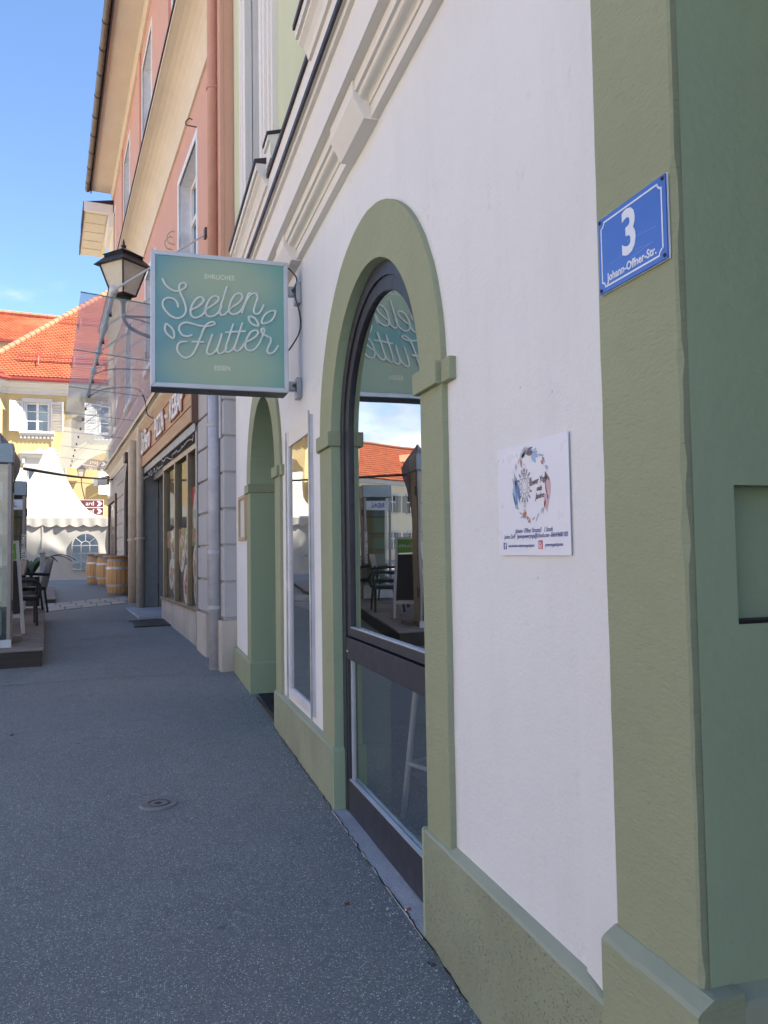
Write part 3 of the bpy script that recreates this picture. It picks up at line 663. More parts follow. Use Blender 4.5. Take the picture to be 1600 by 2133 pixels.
# ------------------------------------------------------------------ signs on the green building
def wall_sign(name, loc, label, cat): return empty(name, loc, R(90), label, cat)
RT, UP = (-1, 0, 0), (0, 0, 1)
HN = wall_sign('house_number_plate', (1.06, 1.4695, 2.294), 'blue enamel house number plate with a white 3 on the green pilaster', 'sign')
w2, h2 = .1255, .0905
pl = MB().box(-w2, w2, .006, .010, -h2, h2).build('enamel_plate', 'blue_enamel', HN, bevel=.0012)
box('plate_edge', 'white_enamel', HN, (-w2-.0012, w2+.0012, .002, .0055, -h2-.0012, h2+.0012))
def border():
    pts = []; a, b, r = w2-.011, h2-.011, .013
    for cx, cz, a0 in ((-a, b, -90), (a, b, 180), (a, -b, 90), (-a, -b, 0)):
        # concave corners
        arc = [(cx+r*cos(R(a0+90*k/6)), cz+r*sin(R(a0+90*k/6))) for k in range(7)]
        pts += arc
    m = MB(); n = len(pts); c = Vector((0, 0))
    t_ = .0042
    inner = []
    for i in range(n):
        p = Vector(pts[i]); q0 = Vector(pts[i-1]); q1 = Vector(pts[(i+1) % n]); tt = (q1-q0).normalized(); nn = Vector((-tt.y, tt.x))
        if nn.dot(-p) < 0: nn = -nn
        inner.append(p+nn*t_)
    vs = [(p[0], .0105, p[1]) for p in pts]+[(p[0], .0105, p[1]) for p in inner]
    m.add(vs, [(i, (i+1) % n, n+(i+1) % n, n+i) for i in range(n)]); m.build('border_line', 'white_enamel', HN, fix=False)
border()
text('3', .142, (.004, .0106, .013), RT, UP, 'white_enamel', 'numeral', HN, .0003, bold=.0036, squeeze=.88)
text('Johann-Offner-Str.', .0265, (0, .0106, -.0600), RT, UP, 'white_enamel', 'street_name', HN, .0003, bold=.0007, spacing=1.02, squeeze=.90)
for sx in (-1, 1):
    for sz in (-1, 1): MB().lathe([(.0001, .004), (.0032, .0032), (.0045, 0), (.0045, -.002)], 10).build('screw', 'iron', HN).matrix_local = Matrix.Translation((sx*(w2-.008), .0105, sz*(h2-.008))) @ Matrix.Rotation(R(-90), 4, 'X')
m = MB()
rs = random.Random(4)
for k in range(4):
    x0, z0 = rs.uniform(-.1, .02), rs.uniform(-.05, .05); L = rs.uniform(.05, .11); s_ = rs.uniform(-.1, .12)
    m.quad((x0, .0104, z0), (x0+L, .0104, z0+L*s_), (x0+L, .0104, z0+L*s_+.0005), (x0, .0104, z0+.0006))
m.build('scratch', 'ink_lightblue', HN, fix=False)

YP = wall_sign('yoga_plaque', (1.0965, 2.046, 1.7475), 'white studio plaque with feather wreath and dark blue address lines on the white wall', 'sign')
box('panel', 'plaque', YP, (-.2165, .2165, .0015, .0045, -.167, .167), .0008)
D = .0049
def PX(y, z): return (y-2.0385, D+.0009, z-1.747)
def leafshape(m, base, ang, L, w, bend=.0):
    pts = []; 
    for s in (1, -1):
        ts = [i/7 for i in range(8)]
        if s < 0: ts = ts[::-1][1:-1]
        for t in ts:
            x = L*t; yy = s*w*sin(pi*min(1, t**.8))*.5+bend*t*t; pts.append((base[0]+x*cos(ang)-yy*sin(ang), D+.0001*(len(m.f) % 5), base[1]+x*sin(ang)+yy*cos(ang)))
    m.add(pts, [tuple(range(len(pts)))])
cx, cz, rx, rz = .0, .040, .103, .098     # wreath in panel coordinates (u grows to the left of the viewer)
cols = ['ink_lightblue', 'ink_midblue', 'ink_lightgrey', 'ink_rust', 'ink_pink', 'ink_brown']
groups = {c: MB() for c in cols}; rw = random.Random(8)
def feather(c, a, L, w, da, n=5):
    for k in range(n): leafshape(groups[c], (cx+rx*cos(a)+rw.uniform(-.006, .006), cz+rz*sin(a)+rw.uniform(-.006, .006)), a+da+rw.uniform(-.18, .18), L*rw.uniform(.7, 1), w*rw.uniform(.6, 1))
for a in range(0, 360, 15): leafshape(groups['ink_lightgrey'], (cx+rx*cos(R(a)), cz+rz*sin(R(a))), R(a+80), .024, .007)
for a in range(8, 360, 24): leafshape(groups['ink_lightblue'], (cx+rx*1.04*cos(R(a)), cz+rz*1.04*sin(R(a))), R(a+60), .020, .006)
feather('ink_midblue', R(18), .085, .020, R(-125), 6); feather('ink_lightblue', R(5), .085, .020, R(-110), 6); feather('ink_midblue', R(-8), .06, .012, R(-105), 4)
feather('ink_brown', R(78), .045, .014, R(100), 6); feather('ink_lightblue', R(98), .045, .018, R(120), 6); feather('ink_midblue', R(88), .04, .010, R(110), 4); feather('ink_lightgrey', R(62), .05, .016, R(80), 6)
feather('ink_rust', R(60), .03, .014, R(-150), 3); feather('ink_rust', R(-62), .026, .016, R(-120), 3); feather('ink_rust', R(-78), .022, .014, R(-60), 2)
feather('ink_pink', R(172), .075, .022, R(95), 8); feather('ink_lightgrey', R(20), .07, .014, R(-120), 5); feather('ink_pink', R(196), .06, .018, R(80), 4); feather('ink_brown', R(160), .04, .014, R(105), 3); feather('ink_rust', R(135), .022, .010, R(80), 2)
for c, mb_ in groups.items(): mb_.build('wreath_leaves', c, YP, fix=False)
# ornamental mandala medallion
m = MB()
mc = (.035, .040)
def ring(m, c, rx_, rz_, w=.0011, n=28):
    m.add([(c[0]+rx_*f*cos(2*pi*k/n), D+.0006, c[1]+rz_*f*sin(2*pi*k/n)) for f in (1, 1-w/max(rx_, rz_)) for k in range(n)], [(k, (k+1) % n, n+(k+1) % n, n+k) for k in range(n)])
for rr in (.012, .020, .034): ring(m, mc, rr, rr*1.15)
for k in range(12): a = 2*pi*k/12; ring(m, (mc[0]+.027*cos(a), mc[1]+.031*sin(a)), .007, .008)
for k in range(16): a = 2*pi*k/16; leafshape(m, (mc[0]+.034*cos(a), mc[1]+.039*sin(a)), a, .016, .007)
for k in range(3): ring(m, (mc[0], mc[1]+.055-.014*k), .010-.002*k, .011); ring(m, (mc[0], mc[1]-.052-.014*k), .009-.002*k, .010)
m.build('mandala_print', 'ink_grey', YP, fix=False)
tl = Vector((-1, 0, .0))
text('Power Yoga', .026, PX(1.992, 1.796), (-1, 0, .10), UP, 'ink_brown', 'lettering', YP, .0002, shear=.3, bold=.0003, squeeze=.80)
text('mit', .021, PX(1.985, 1.773), RT, UP, 'ink_brown', 'lettering', YP, .0002, shear=.3, bold=.0005)
text('Janine', .024, PX(1.982, 1.752), (-1, 0, .06), UP, 'ink_brown', 'lettering', YP, .0002, shear=.3, bold=.0003, squeeze=.9)
text('Johann- Offner Strasse3   1.Stock', .0195, PX(2.026, 1.6535), RT, UP, 'ink_blue', 'address_line', YP, .0002, shear=.28, spacing=1.06, squeeze=.80)
text('Janine Zarfl   Janinepoweryoga@icloud.com -0664/4681103', .0185, PX(2.024, 1.6375), RT, UP, 'ink_blue', 'address_line', YP, .0002, shear=.28, spacing=1.06, squeeze=.80)
text('www.facebook.com/poweryogamitjanine', .0135, PX(2.105, 1.6095), RT, UP, 'ink_blue', 'web_line', YP, .0002, shear=.2, spacing=1.06, squeeze=.70)
text('poweryogamitjanine', .0150, PX(1.909, 1.6105), RT, UP, 'ink_blue', 'web_line', YP, .0002, shear=.2, spacing=1.06, squeeze=.76)
fbp = PX(2.212, 1.6095); box('social_icon', 'fb_blue', YP, (fbp[0]-.0105, fbp[0]+.0105, .0042, .0050, fbp[2]-.0105, fbp[2]+.0105))
text('f', .026, (fbp[0]-.002, .0053, fbp[2]-.002), RT, UP, 'white_print', 'icon_letter', YP, .0002, bold=.0008)
igp = PX(1.985, 1.611); o = box('social_icon', 'ig_pink', YP, (igp[0]-.0125, igp[0]+.0125, .0042, .0050, igp[2]-.0125, igp[2]+.0125), .004)
o = box('social_icon', 'ig_orange', YP, (igp[0]-.0095, igp[0]+.0095, .0043, .0052, igp[2]-.0118, igp[2]-.002), .003)
m = MB(); ring(m, (igp[0], igp[2]), .0085, .0085, .0018, 20); ring(m, (igp[0], igp[2]), .0045, .0045, .0016, 16)
o = m.build('icon_rings', 'white_print', YP, fix=False); o.location = (0, .0006, 0)

MF = wall_sign('menu_frame', (1.1, 8.73, 1.99), 'small blond wood menu frame on the white wall left of the green entrance', 'frame')
for b_ in ((-.29, -.25, .0, .035, -.25, .25), (.25, .29, .0, .035, -.25, .25), (-.25, .25, .0, .034, .21, .25), (-.25, .25, .0, .034, -.25, -.21)): box('frame_bar', 'frame_wood', MF, b_, .003)
box('menu_sheet', 'paper', MF, (-.25, .25, .002, .012, -.21, .21))

# ------------------------------------------------------------------ the projecting sign
PS = empty('projecting_sign', (0, 5.37, 0), 0, 'square teal projecting sign with white script lettering, hung on brackets from the white wall', 'sign')
X0, X1, Z0, Z1, DP = .062, .992, 2.722, 3.652, .20
box('sign_box', 'sign_dark', PS, (X0+.004, X1-.004, .004, DP-.004, Z0+.004, Z1-.004))
fw = .030
def bar(p):  # mitred frame bar
    n = 4; MB().add([(x, -.010, z) for x, z in p]+[(x, DP+.006, z) for x, z in p], [(0, 1, 2, 3), (4, 7, 6, 5), (0, 4, 5, 1), (1, 5, 6, 2), (2, 6, 7, 3), (3, 7, 4, 0)]).build('frame_strip', 'sign_alu', PS, bevel=.003)
e = .0008
bar([(X0, Z0), (X0, Z1), (X0+fw, Z1-fw-e), (X0+fw, Z0+fw+e)]); bar([(X1, Z1), (X1, Z0), (X1-fw, Z0+fw+e), (X1-fw, Z1-fw-e)])
bar([(X0+e, Z1), (X1-e, Z1), (X1-fw, Z1-fw), (X0+fw, Z1-fw)])
MB().add([(x, y, z) for y in (-.010, .012) for x, z in ((X0+e, Z0), (X1-e, Z0), (X1-fw, Z0+fw), (X0+fw, Z0+fw))], [(0, 1, 2, 3), (4, 7, 6, 5), (0, 4, 5, 1), (1, 5, 6, 2), (2, 6, 7, 3), (3, 7, 4, 0)]).build('frame_strip', 'sign_alu', PS, bevel=.003)
box('sign_underside', 'sign_dark', PS, (X0+.002, X1-.002, .013, DP+.004, Z0+.001, Z0+.02))
box('sign_panel', 'sign_face', PS, (X0+fw-.002, X1-fw+.002, -.004, .006, Z0+fw-.002, Z1-fw+.002))
STROKES = {
'S':[(0.139,3.4574),(0.1551,3.4232),(0.1832,3.396),(0.2185,3.3798),(0.2469,3.3837),(0.2732,3.3979),(0.2918,3.4152),(0.2919,3.4317),(0.2776,3.4401),(0.2591,3.434),(0.2491,3.4167),(0.249,3.3906),(0.261,3.3581),(0.2787,3.3185),(0.2915,3.2711),(0.2878,3.2336),(0.2643,3.2035),(0.2288,3.1941),(0.19,3.2089),(0.157,3.2419),(0.1409,3.2739),(0.143,3.3037),(0.162,3.3252),(0.1902,3.3298),(0.2184,3.3203),(0.2361,3.2979),(0.2417,3.2731)],
'e1':[(0.3322,3.2631),(0.3717,3.285),(0.4028,3.316),(0.4094,3.3391),(0.3921,3.3519),(0.3647,3.3406),(0.3395,3.3048),(0.3229,3.2624),(0.3249,3.2252),(0.3485,3.2069),(0.3801,3.2145),(0.4061,3.2367),(0.4294,3.2746)],
'e2':[(0.4294,3.2746),(0.4731,3.3044),(0.5046,3.3357),(0.5098,3.3588),(0.4916,3.3686),(0.4639,3.3564),(0.4383,3.3204),(0.4222,3.274),(0.4242,3.2366),(0.4473,3.2219),(0.4801,3.2297),(0.5094,3.2568),(0.5315,3.3016)],
'l':[(0.5675,3.4387),(0.5502,3.3826),(0.5301,3.3204),(0.5182,3.2703),(0.5224,3.2427),(0.5444,3.2399),(0.568,3.2614),(0.5903,3.2911)],
'e3':[(0.5903,3.2911),(0.6422,3.3295),(0.6685,3.3636),(0.6708,3.389),(0.6516,3.4011),(0.6226,3.3872),(0.5964,3.3447),(0.5807,3.2942),(0.5842,3.2626),(0.6063,3.2492),(0.6404,3.2609),(0.668,3.2897),(0.6906,3.3372)],
'n':[(0.7285,3.4077),(0.7157,3.4027),(0.6982,3.357),(0.6807,3.3021),(0.6678,3.2592),(0.683,3.3137),(0.7058,3.3652),(0.7337,3.3997),(0.7623,3.4106),(0.7772,3.3926),(0.7717,3.3592),(0.7556,3.3119),(0.7501,3.2832),(0.7613,3.2657),(0.7839,3.269),(0.8052,3.2952),(0.8198,3.3301)],
'F':[(0.3281,3.0839),(0.2995,3.0745),(0.2697,3.0806),(0.2513,3.1045),(0.2464,3.1301),(0.2606,3.1557),(0.2912,3.1683),(0.3283,3.1651),(0.3785,3.1538),(0.4217,3.1525),(0.458,3.1588),(0.4813,3.1733),(0.4762,3.185),(0.4522,3.1817),(0.4275,3.1619),(0.4086,3.1306),(0.3963,3.096),(0.3796,3.0538),(0.3636,3.0081),(0.342,2.962),(0.3134,2.9343),(0.2814,2.9272),(0.2509,2.9475),(0.234,2.979),(0.239,3.0133),(0.2603,3.0332),(0.2958,3.0371)],
'bar1':[(0.3351,3.0397),(0.3709,3.0413),(0.4069,3.0415)],
'u':[(0.4664,3.0971),(0.4503,3.0511),(0.4356,3.0052),(0.4297,2.9749),(0.4427,2.9578),(0.468,2.9653),(0.495,2.9955),(0.5142,3.044),(0.5321,3.1107),(0.5157,3.0479),(0.5031,3.0058),(0.5022,2.9795),(0.519,2.9692),(0.5424,2.982),(0.5631,3.0134)],
't1':[(0.6081,3.1788),(0.5893,3.1207),(0.5706,3.0591),(0.5572,3.013),(0.5593,2.9868),(0.5791,2.9842),(0.6049,3.0047),(0.622,3.036)],
't2':[(0.6711,3.191),(0.6522,3.1327),(0.6333,3.0708),(0.6183,3.0244),(0.6196,3.0004),(0.6403,2.9956),(0.6663,3.02),(0.6889,3.0578)],
'bar2':[(0.5599,3.1202),(0.6263,3.1294),(0.6894,3.1369)],
'e4':[(0.6889,3.0578),(0.7375,3.0839),(0.7715,3.1144),(0.7792,3.1401),(0.7604,3.148),(0.7304,3.1344),(0.704,3.0907),(0.6903,3.0443),(0.6975,3.0129),(0.7235,3.0023),(0.7535,3.0149),(0.7838,3.0519),(0.8052,3.0976)],
'r':[(0.8052,3.0976),(0.8191,3.133),(0.8238,3.1563),(0.814,3.1655),(0.8019,3.154),(0.8092,3.1315),(0.8355,3.115),(0.8642,3.1016),(0.8693,3.0789),(0.8554,3.0474),(0.8423,3.0159),(0.8497,2.995),(0.8763,2.9951),(0.8992,3.0157),(0.9185,3.0476)],
'leaf1':[(0.1618,3.1536),(0.1547,3.1162),(0.1687,3.0825),(0.2074,3.0541),(0.2145,3.0871),(0.199,3.1245),(0.1618,3.1536)],
'leaf2':[(0.7147,3.2438),(0.7197,3.2152),(0.7398,3.1907),(0.7802,3.1815),(0.7737,3.2139),(0.7476,3.2387),(0.7147,3.2438)],
'leaf3':[(0.9039,3.2968),(0.8635,3.2905),(0.8238,3.2582),(0.806,3.2048),(0.8514,3.2112),(0.8874,3.2446),(0.9039,3.2968)],
}
for k, pts in STROKES.items():
    p = smooth_path([(x, -.0085, z) for x, z in pts], 6)
    nm = 'leaf_outline' if k.startswith('leaf') else 'script_letter'
    mb = MB().tube(p, .0078, 8); o = mb.build(nm, 'letter', PS, smooth=True)
    for v in o.data.vertices: v.co.y = -.0085+(v.co.y+.0085)*.75
    for q in (p[0], p[-1]):
        if not k.startswith('leaf'): MB().sphere(tuple(q), .0078, 8).build('stroke_end', 'letter', o, smooth=True)
text('EHRLICHES', .046, (.516, -.0048, 3.502), (1, 0, .02), UP, 'letter_flat', 'small_lettering', PS, .0003, squeeze=.86, spacing=1.05, bold=.0006)
text('ESSEN', .046, (.533, -.0048, 2.869), (1, 0, .02), UP, 'letter_flat', 'small_lettering', PS, .0003, squeeze=.86, spacing=1.05, bold=.0006)
for zc in (3.49, 2.80):
    br = MB().box(X1, 1.055, .07, .13, zc-.045, zc+.02).build('bracket', 'galv', PS, bevel=.004)
    box('bracket_plate', 'galv', br, (1.06, 1.097, .05, .15, zc-.10, zc+.05), .004)
    MB().lathe([(.0001, .012), (.012, .010), (.014, 0)], 8).build('bolt', 'brownmetal', br).matrix_local = Matrix.Translation((1.045, .069, zc-.01)) @ Matrix.Rotation(R(90), 4, 'X')
for z in (2.7215,): 
    for x in (.45, .72): MB().lathe([(.0001, -.006), (.007, -.004), (.008, 0)], 8, (x, .08, Z0)).build('screw', 'iron', PS)
cb = MB().tube(smooth_path([(X1+.005, .1, 3.66), (1.03, .08, 3.63), (1.07, .06, 3.56), (1.05, .05, 3.46), (1.09, .06, 3.30), (1.085, .06, 3.18), (1.02, .08, 3.06), (X1+.002, .1, 3.04)], 6), .0055, 6).build('supply_cable', 'brownmetal', PS, smooth=True)

# grit washed up along the wall foot, seams in the asphalt
rg = random.Random(31); m = MB()
for k in range(420):
    y = rg.uniform(2.2, 9.4); x = 1.045-abs(rg.gauss(0, .05)) if not 2.95 < y < 4.45 else 1.03-abs(rg.gauss(0, .05)); s_ = rg.uniform(.002, .006); z = g(y)
    m.add([(x-s_, y, z), (x+s_*.7, y+s_, z), (x+s_*.5, y-s_, z), (x, y, z+s_*rg.uniform(.6, 1.2))], [(0, 1, 3), (1, 2, 3), (2, 0, 3)])
o = m.build('wall_foot_grit', 'limestone', fix=False); tag(o, 'fine pale grit lying along the foot of the green plinth', None, None, 'stuff')
def seam(pts, w):
    m = MB(); p = []; rr = random.Random(len(pts)*7)
    for a, b in zip(pts, pts[1:]):
        n_ = 14
        for i in range(n_): t = i/n_; p.append((a[0]+(b[0]-a[0])*t+rr.uniform(-.01, .01), a[1]+(b[1]-a[1])*t+rr.uniform(-.012, .012)))
    for (x0, y0), (x1, y1) in zip(p, p[1:]):
        ww = w*rr.uniform(.4, 1.2); dx, dy = x1-x0, y1-y0; L = math.hypot(dx, dy); nx, ny = -dy/L*ww, dx/L*ww
        m.quad((x0-nx, y0-ny, g(y0)+.003), (x1-nx, y1-ny, g(y1)+.003), (x1+nx, y1+ny, g(y1)+.003), (x0+nx, y0+ny, g(y0)+.003))
    tag(m.build('asphalt_seam', 'tar', fix=False), 'dark tar seam between two asphalt lays', None, None, 'structure')
seam([(-1.6, 9.4), (-.2, 9.55), (.95, 9.3)], .009); seam([(-1.1, 12.6), (.1, 12.9), (.7, 12.75)], .014); seam([(-1.5, 14.6), (0, 15.1), (.3, 15.0)], .014)

# ------------------------------------------------------------------ the pink building (turned 6 degrees from the green one)
TH = R(6.05)
P0 = Vector((.976, 9.5, 0)); TV = Vector((-sin(TH), cos(TH), 0)); NV = Vector((-cos(TH), -sin(TH), 0))
def PW(s, d, z): return P0+TV*s+NV*d+Vector((0, 0, z))
def gp(s, d=0): return g(PW(s, d, 0).y)
PB = empty('pink_building', P0, R(90)+TH, 'pink plastered three storey building with a beige cove and grey rusticated ground floor', 'building')
W1 = [(1.88+4.75*k, 3.52+4.75*k, 5.62, 7.69, False) for k in range(4)]
W2 = [(2.45+4.75*k, 4.15+4.75*k, 10.9, 12.85, False) for k in range(4)]
SHOP = (1.78, 8.28, -.3, 3.42, False); ARCH = (10.7, 13.2, -.3, 2.87, True)
facade(0, 18.9, -.3, 4.46, [SHOP, ARCH]).build('ground_floor_wall', 'beige_block', PB, fix=False)
facade(0, 17.5, 4.46, 13.75, W1+W2).build('upper_wall', 'pink', PB, fix=False)
box('return_wall', 'pink', PB, (.001, .25, -1.2, -.004, 4.46, 13.7)); box('return_wall', 'greystone', PB, (.001, .25, -1.2, -.004, -.3, 4.459))
box('end_wall', 'pink', PB, (17.3, 17.498, -11, -.004, 4.46, 13.7)); box('end_wall', 'beige_block', PB, (18.7, 18.898, -11, -.004, -.3, 4.44))
box('back_wall', 'pink', PB, (0, 18.9, -11.2, -11, -.3, 13.7))
box('shop_ceiling', 'interior', PB, (.3, 18.6, -10.9, -.3, 3.6, 3.7)); box('shop_floor', 'concrete', PB, (.3, 18.6, -10.9, -.45, -.2, .44))
box('shop_back_wall', 'interior', PB, (.3, 18.6, -4.2, -4.1, .44, 3.6))
MB().prism([(.85, 13.72), (.85, 13.78), (-5.5, 16.6), (-11.3, 13.8), (-11.3, 13.7), (-5.5, 16.3)], -.05, 17.5).build('roof', 'red_terracotta', PB)
# eaves soffit, gutter
box('eaves_soffit', 'pink_trim', PB, (-.02, 17.5, 0.004, .70, 13.64, 13.715))
MB().prism([(.004, 13.45), (.05, 13.45), (.10, 13.60), (.10, 13.639), (.004, 13.639)], 0, 17.5).build('eaves_moulding', 'pink_trim', PB)
box('eaves_fascia', 'lead', PB, (-.03, 17.5, .7005, .735, 13.55, 13.76))
n = 10; gut = [(.82+.085*cos(pi+pi*k/n), 13.66+.085*sin(pi+pi*k/n)) for k in range(n+1)]
gut += [(.82+.078*cos(2*pi-pi*k/n), 13.66+.078*sin(2*pi-pi*k/n)) for k in range(n+1)]
MB().prism(gut, -.02, 17.5).build('gutter', 'gutter', PB)
for k in range(17):
    s = .4+k*1.03; m = MB()
    pr = [(.82+.094*cos(pi+pi*i/n), 13.66+.094*sin(pi+pi*i/n)) for i in range(n+1)]+[(.82+.086*cos(2*pi-pi*i/n), 13.66+.086*sin(2*pi-pi*i/n)) for i in range(n+1)]
    m.prism(pr, s, s+.05).build('gutter_strap', 'lead', PB)
# big beige cove between the first and second floor
cv = [(-.01, 8.30), (.035, 8.30), (.035, 8.345), (.015, 8.345), (.015, 8.375)]
for k in range(9):
    t = k/8*pi/2; cv.append((.02+.40*(1-cos(t)), 8.40+.46*sin(t)))
cv += [(.455, 8.86), (.455, 8.925), (-.01, 8.99)]
MB().prism(cv, .28, 17.5).build('cove_moulding', 'pink_trim', PB)
MB().prism([(.456, 8.915), (.475, 8.905), (.475, 8.94), (-.01, 9.02), (-.01, 8.9915)], .28, 17.5).build('cove_flashing', 'lead', PB)
# lesenes, corner pilaster
box('corner_lesene', 'pink', PB, (.0, .34, -.004, .05, 4.47, 13.44), .006)
for s in (4.75, 9.5, 14.25): box('lesene', 'pink', PB, (s-.28, s+.28, -.004, .045, 9.02, 13.44), .004)
for wl, zs in ((W1, .0), (W2, 0)):
    for h in wl:
        a, b, za, zb, _ = h
        sheet(outline(h), .0, -.26).build('window_reveal', 'white_frame', PB, fix=False)
        box('window_surround', 'white_paint', PB, (a-.10, a, -.02, .018, za-.1, zb+.1), .004); box('window_surround', 'white_paint', PB, (b, b+.10, -.02, .018, za-.1, zb+.1), .004)
        box('window_surround', 'white_paint', PB, (a, b, -.02, .017, zb, zb+.1), .004); box('window_ledge', 'white_paint', PB, (a-.12, b+.12, -.26, .06, za-.12, za), .006)
        m = MB(); mid = (a+b)/2
        for x0, x1 in ((a, a+.09), (b-.09, b), (mid-.06, mid+.06)): m.box(x0, x1, -.26, -.18, za, zb)
        for z in (za+.001, zb-.09, za+(zb-za)*.66): m.box(a+.09, b-.09, -.259, -.185, z, z+.08)
        w_ = m.build('casement_window', 'white_paint', PB)
        MB().quad((a, -.225, za), (b, -.225, za), (b, -.225, zb), (a, -.225, zb)).build('window_pane', 'glass_far', w_, fix=False)
# ledge above the ground floor with its cable
MB().prism([(-.004, 4.28), (.05, 4.28), (.05, 4.36), (.09, 4.40), (.14, 4.44), (.14, 4.50), (.19, 4.52), (.19, 4.62), (-.004, 4.70)], .35, 18.95).build('string_course', 'pink_trim', PB)
MB().prism([(-.004, 4.10), (.03, 4.10), (.03, 4.2), (.05, 4.279), (-.004, 4.279)], 8.5, 18.92).build('frieze_moulding', 'pink_trim', PB)
MB().tube([PB.matrix_basis.inverted() @ PW(s, .205, 4.49+.012*sin(s*1.7)) for s in [i*.6 for i in range(1, 32)]], .013, 6).build('ledge_cable', 'cable', PB)
# rusticated blocks
rb = random.Random(2)
def rustic(s0, s1, z0, z1, mat='greystone', h=.44, d=.035, d0=-.004, stagger=False):
    z = z0
    while z < z1-.12:
        zt = min(z1, z+h); dd = d+rb.uniform(-.003, .004)
        MB().box(s0, s1, d0, dd, z+.012, zt-.012).build('rustic_block', mat, PB, bevel=.012, seg=1); z = zt
rustic(1.02, 1.67, .82, 4.26); rustic(-.03, .62, .82, 4.26, d0=-.29); 
box('plinth_block', 'limestone', PB, (1.0, 1.69, -.004, .06, -.2, .81), .012); box('plinth_block', 'limestone', PB, (-.03, .66, -.3, .07, -.2, .80), .015)
box('corner_strip', 'greystone', PB, (-.002, .16, -.30, .012, .80, 4.26), .004)
for s0, s1 in ((13.3, 14.5), (14.52, 15.6)): rustic(s0, s1, .9, 4.08, 'beige_block', .40, .03)
rustic(9.9, 10.55, .9, 4.08, 'beige_block', .40, .03); rustic(8.45, 9.0, .9, 4.08, 'beige_block', .40, .03)
box('plinth_block', 'limestone', PB, (13.25, 18.85, -.004, .045, -.2, .89), .01)
# arched doorway
band(outline(ARCH, 20), outline(ARCH, 20, .26), -.01, .03).build('arch_surround', 'beige_block', PB)
sheet(outline(ARCH, 20), .03, -.55).build('arch_reveal', 'brownmetal', PB, fix=False)
MB().add([(u, -.5, z) for u, z in outline(ARCH, 20)], [tuple(range(23))]).build('arched_door', 'brown_wood', PB, fix=False)
box('keystone', 'brownmetal', PB, (11.72, 12.18, -.005, .14, 4.02, 4.27), .01)
# shop front
ar = (1.70, 8.36)
box('shutter_housing', 'greyframe', PB, (1.72, 8.34, -.2, .07, 3.34, 3.47), .006)
box('shopfront_post', 'greyframe', PB, (1.70, 1.80, -.25, .05, .1, 3.339), .004); box('shopfront_post', 'greyframe', PB, (8.18, 8.30, -.25, .05, .3, 3.339), .004)
box('stall_riser', 'limestone', PB, (1.81, 5.60, -.25, .02, -.2, .78), .01); box('shop_sill', 'bronze', PB, (1.81, 5.60, -.2, .045, .781, .83), .004)
for s in (1.84, 2.82, 4.12, 5.50): box('mullion', 'bronze', PB, (s-.045, s+.045, -.12, .0, .831, 3.20), .004)
box('transom', 'bronze', PB, (1.81, 5.56, -.12, .002, 3.14, 3.22), .004); box('lintel_panel', 'greyframe', PB, (1.81, 8.17, -.2, -.13, 3.2, 3.338))
MB().quad((1.82, -.06, .83), (5.5, -.06, .83), (5.5, -.06, 3.18), (1.82, -.06, 3.18)).build('shop_window_pane', 'glass_shop', PB, fix=False)
box('door_panel', 'board_black', PB, (5.62, 8.17, -.72, -.66, .4, 3.3)); box('door_side_panel', 'greyframe', PB, (5.58, 5.64, -.7, -.13, .2, 3.3)); box('door_side_panel', 'greyframe', PB, (8.12, 8.17, -.66, -.26, .3, 3.3))
box('door_step', 'concrete', PB, (5.62, 8.3, -.4, .42, .2, .47), .012)
# window posters
def poster(name, mat, s0, s1, z0, z1, d=-.075): return box(name, mat, PB, (s0, s1, d-.006, d, z0, z1))
def plate(s, z, r, food, tilt=1.0):
    m = MB(); m.add([(s+r*cos(2*pi*k/20), -.0632, z+r*1.05*sin(2*pi*k/20)) for k in range(20)], [tuple(range(20))]); o = m.build('plate_print', 'ceramic', PB, fix=False)
    rr = random.Random(int(s*100+z*10))
    for j in range(9):
        q = r*.62*math.sqrt(rr.random()); a = rr.uniform(0, 6.28); x, y, rad = s+q*cos(a), z+q*sin(a), r*rr.uniform(.18, .34)
        MB().add([(x+rad*cos(2*pi*k/9)*rr.uniform(.7, 1), -.063+.0002*(j+1), y+rad*sin(2*pi*k/9)*rr.uniform(.7, 1)) for k in range(9)], [tuple(range(9))]).build('food_print', rr.choice(food), o, fix=False)
for s0, s1 in ((1.89, 2.77), (2.87, 4.07), (4.17, 5.45)): poster('poster', 'poster_dark', s0, s1, .84, 1.72, -.064); poster('poster', 'poster_grey', s0, s1, 1.721, 2.02, -.0642)
poster('poster', 'poster_red', 1.89, 2.77, 2.32, 2.62, -.064); poster('poster', 'poster_grey', 1.89, 2.77, 2.021, 2.3195, -.064)
rv = random.Random(14)
for s0, s1 in ((1.89, 2.77), (2.87, 4.07), (4.17, 5.45)):
    for k in range(14):
        x, y, rad = rv.uniform(s0+.1, s1-.1), rv.uniform(1.74, 1.98), rv.uniform(.05, .10)
        MB().add([(x+rad*cos(2*pi*i/9)*rv.uniform(.7, 1), -.0625+.0001*k, y+rad*sin(2*pi*i/9)*rv.uniform(.7, 1)) for i in range(9)], [tuple(range(9))]).build('food_print', rv.choice(['food_red', 'food_green', 'food_orange', 'food_green', 'food_gold']), PB, fix=False)
F1 = ['food_orange', 'food_gold', 'food_red', 'food_green']; F2 = ['food_gold', 'food_gold', 'food_orange', 'food_green']
plate(2.33, 2.22, .33, F1); plate(2.42, 1.45, .28, F2); plate(2.36, 1.08, .24, F2); plate(3.30, 1.12, .30, F1); plate(3.75, 1.62, .30, F2); plate(4.6, 1.70, .34, F1); plate(4.95, 1.25, .26, F2); plate(4.5, 1.08, .22, F1); plate(3.2, 1.75, .22, F1)
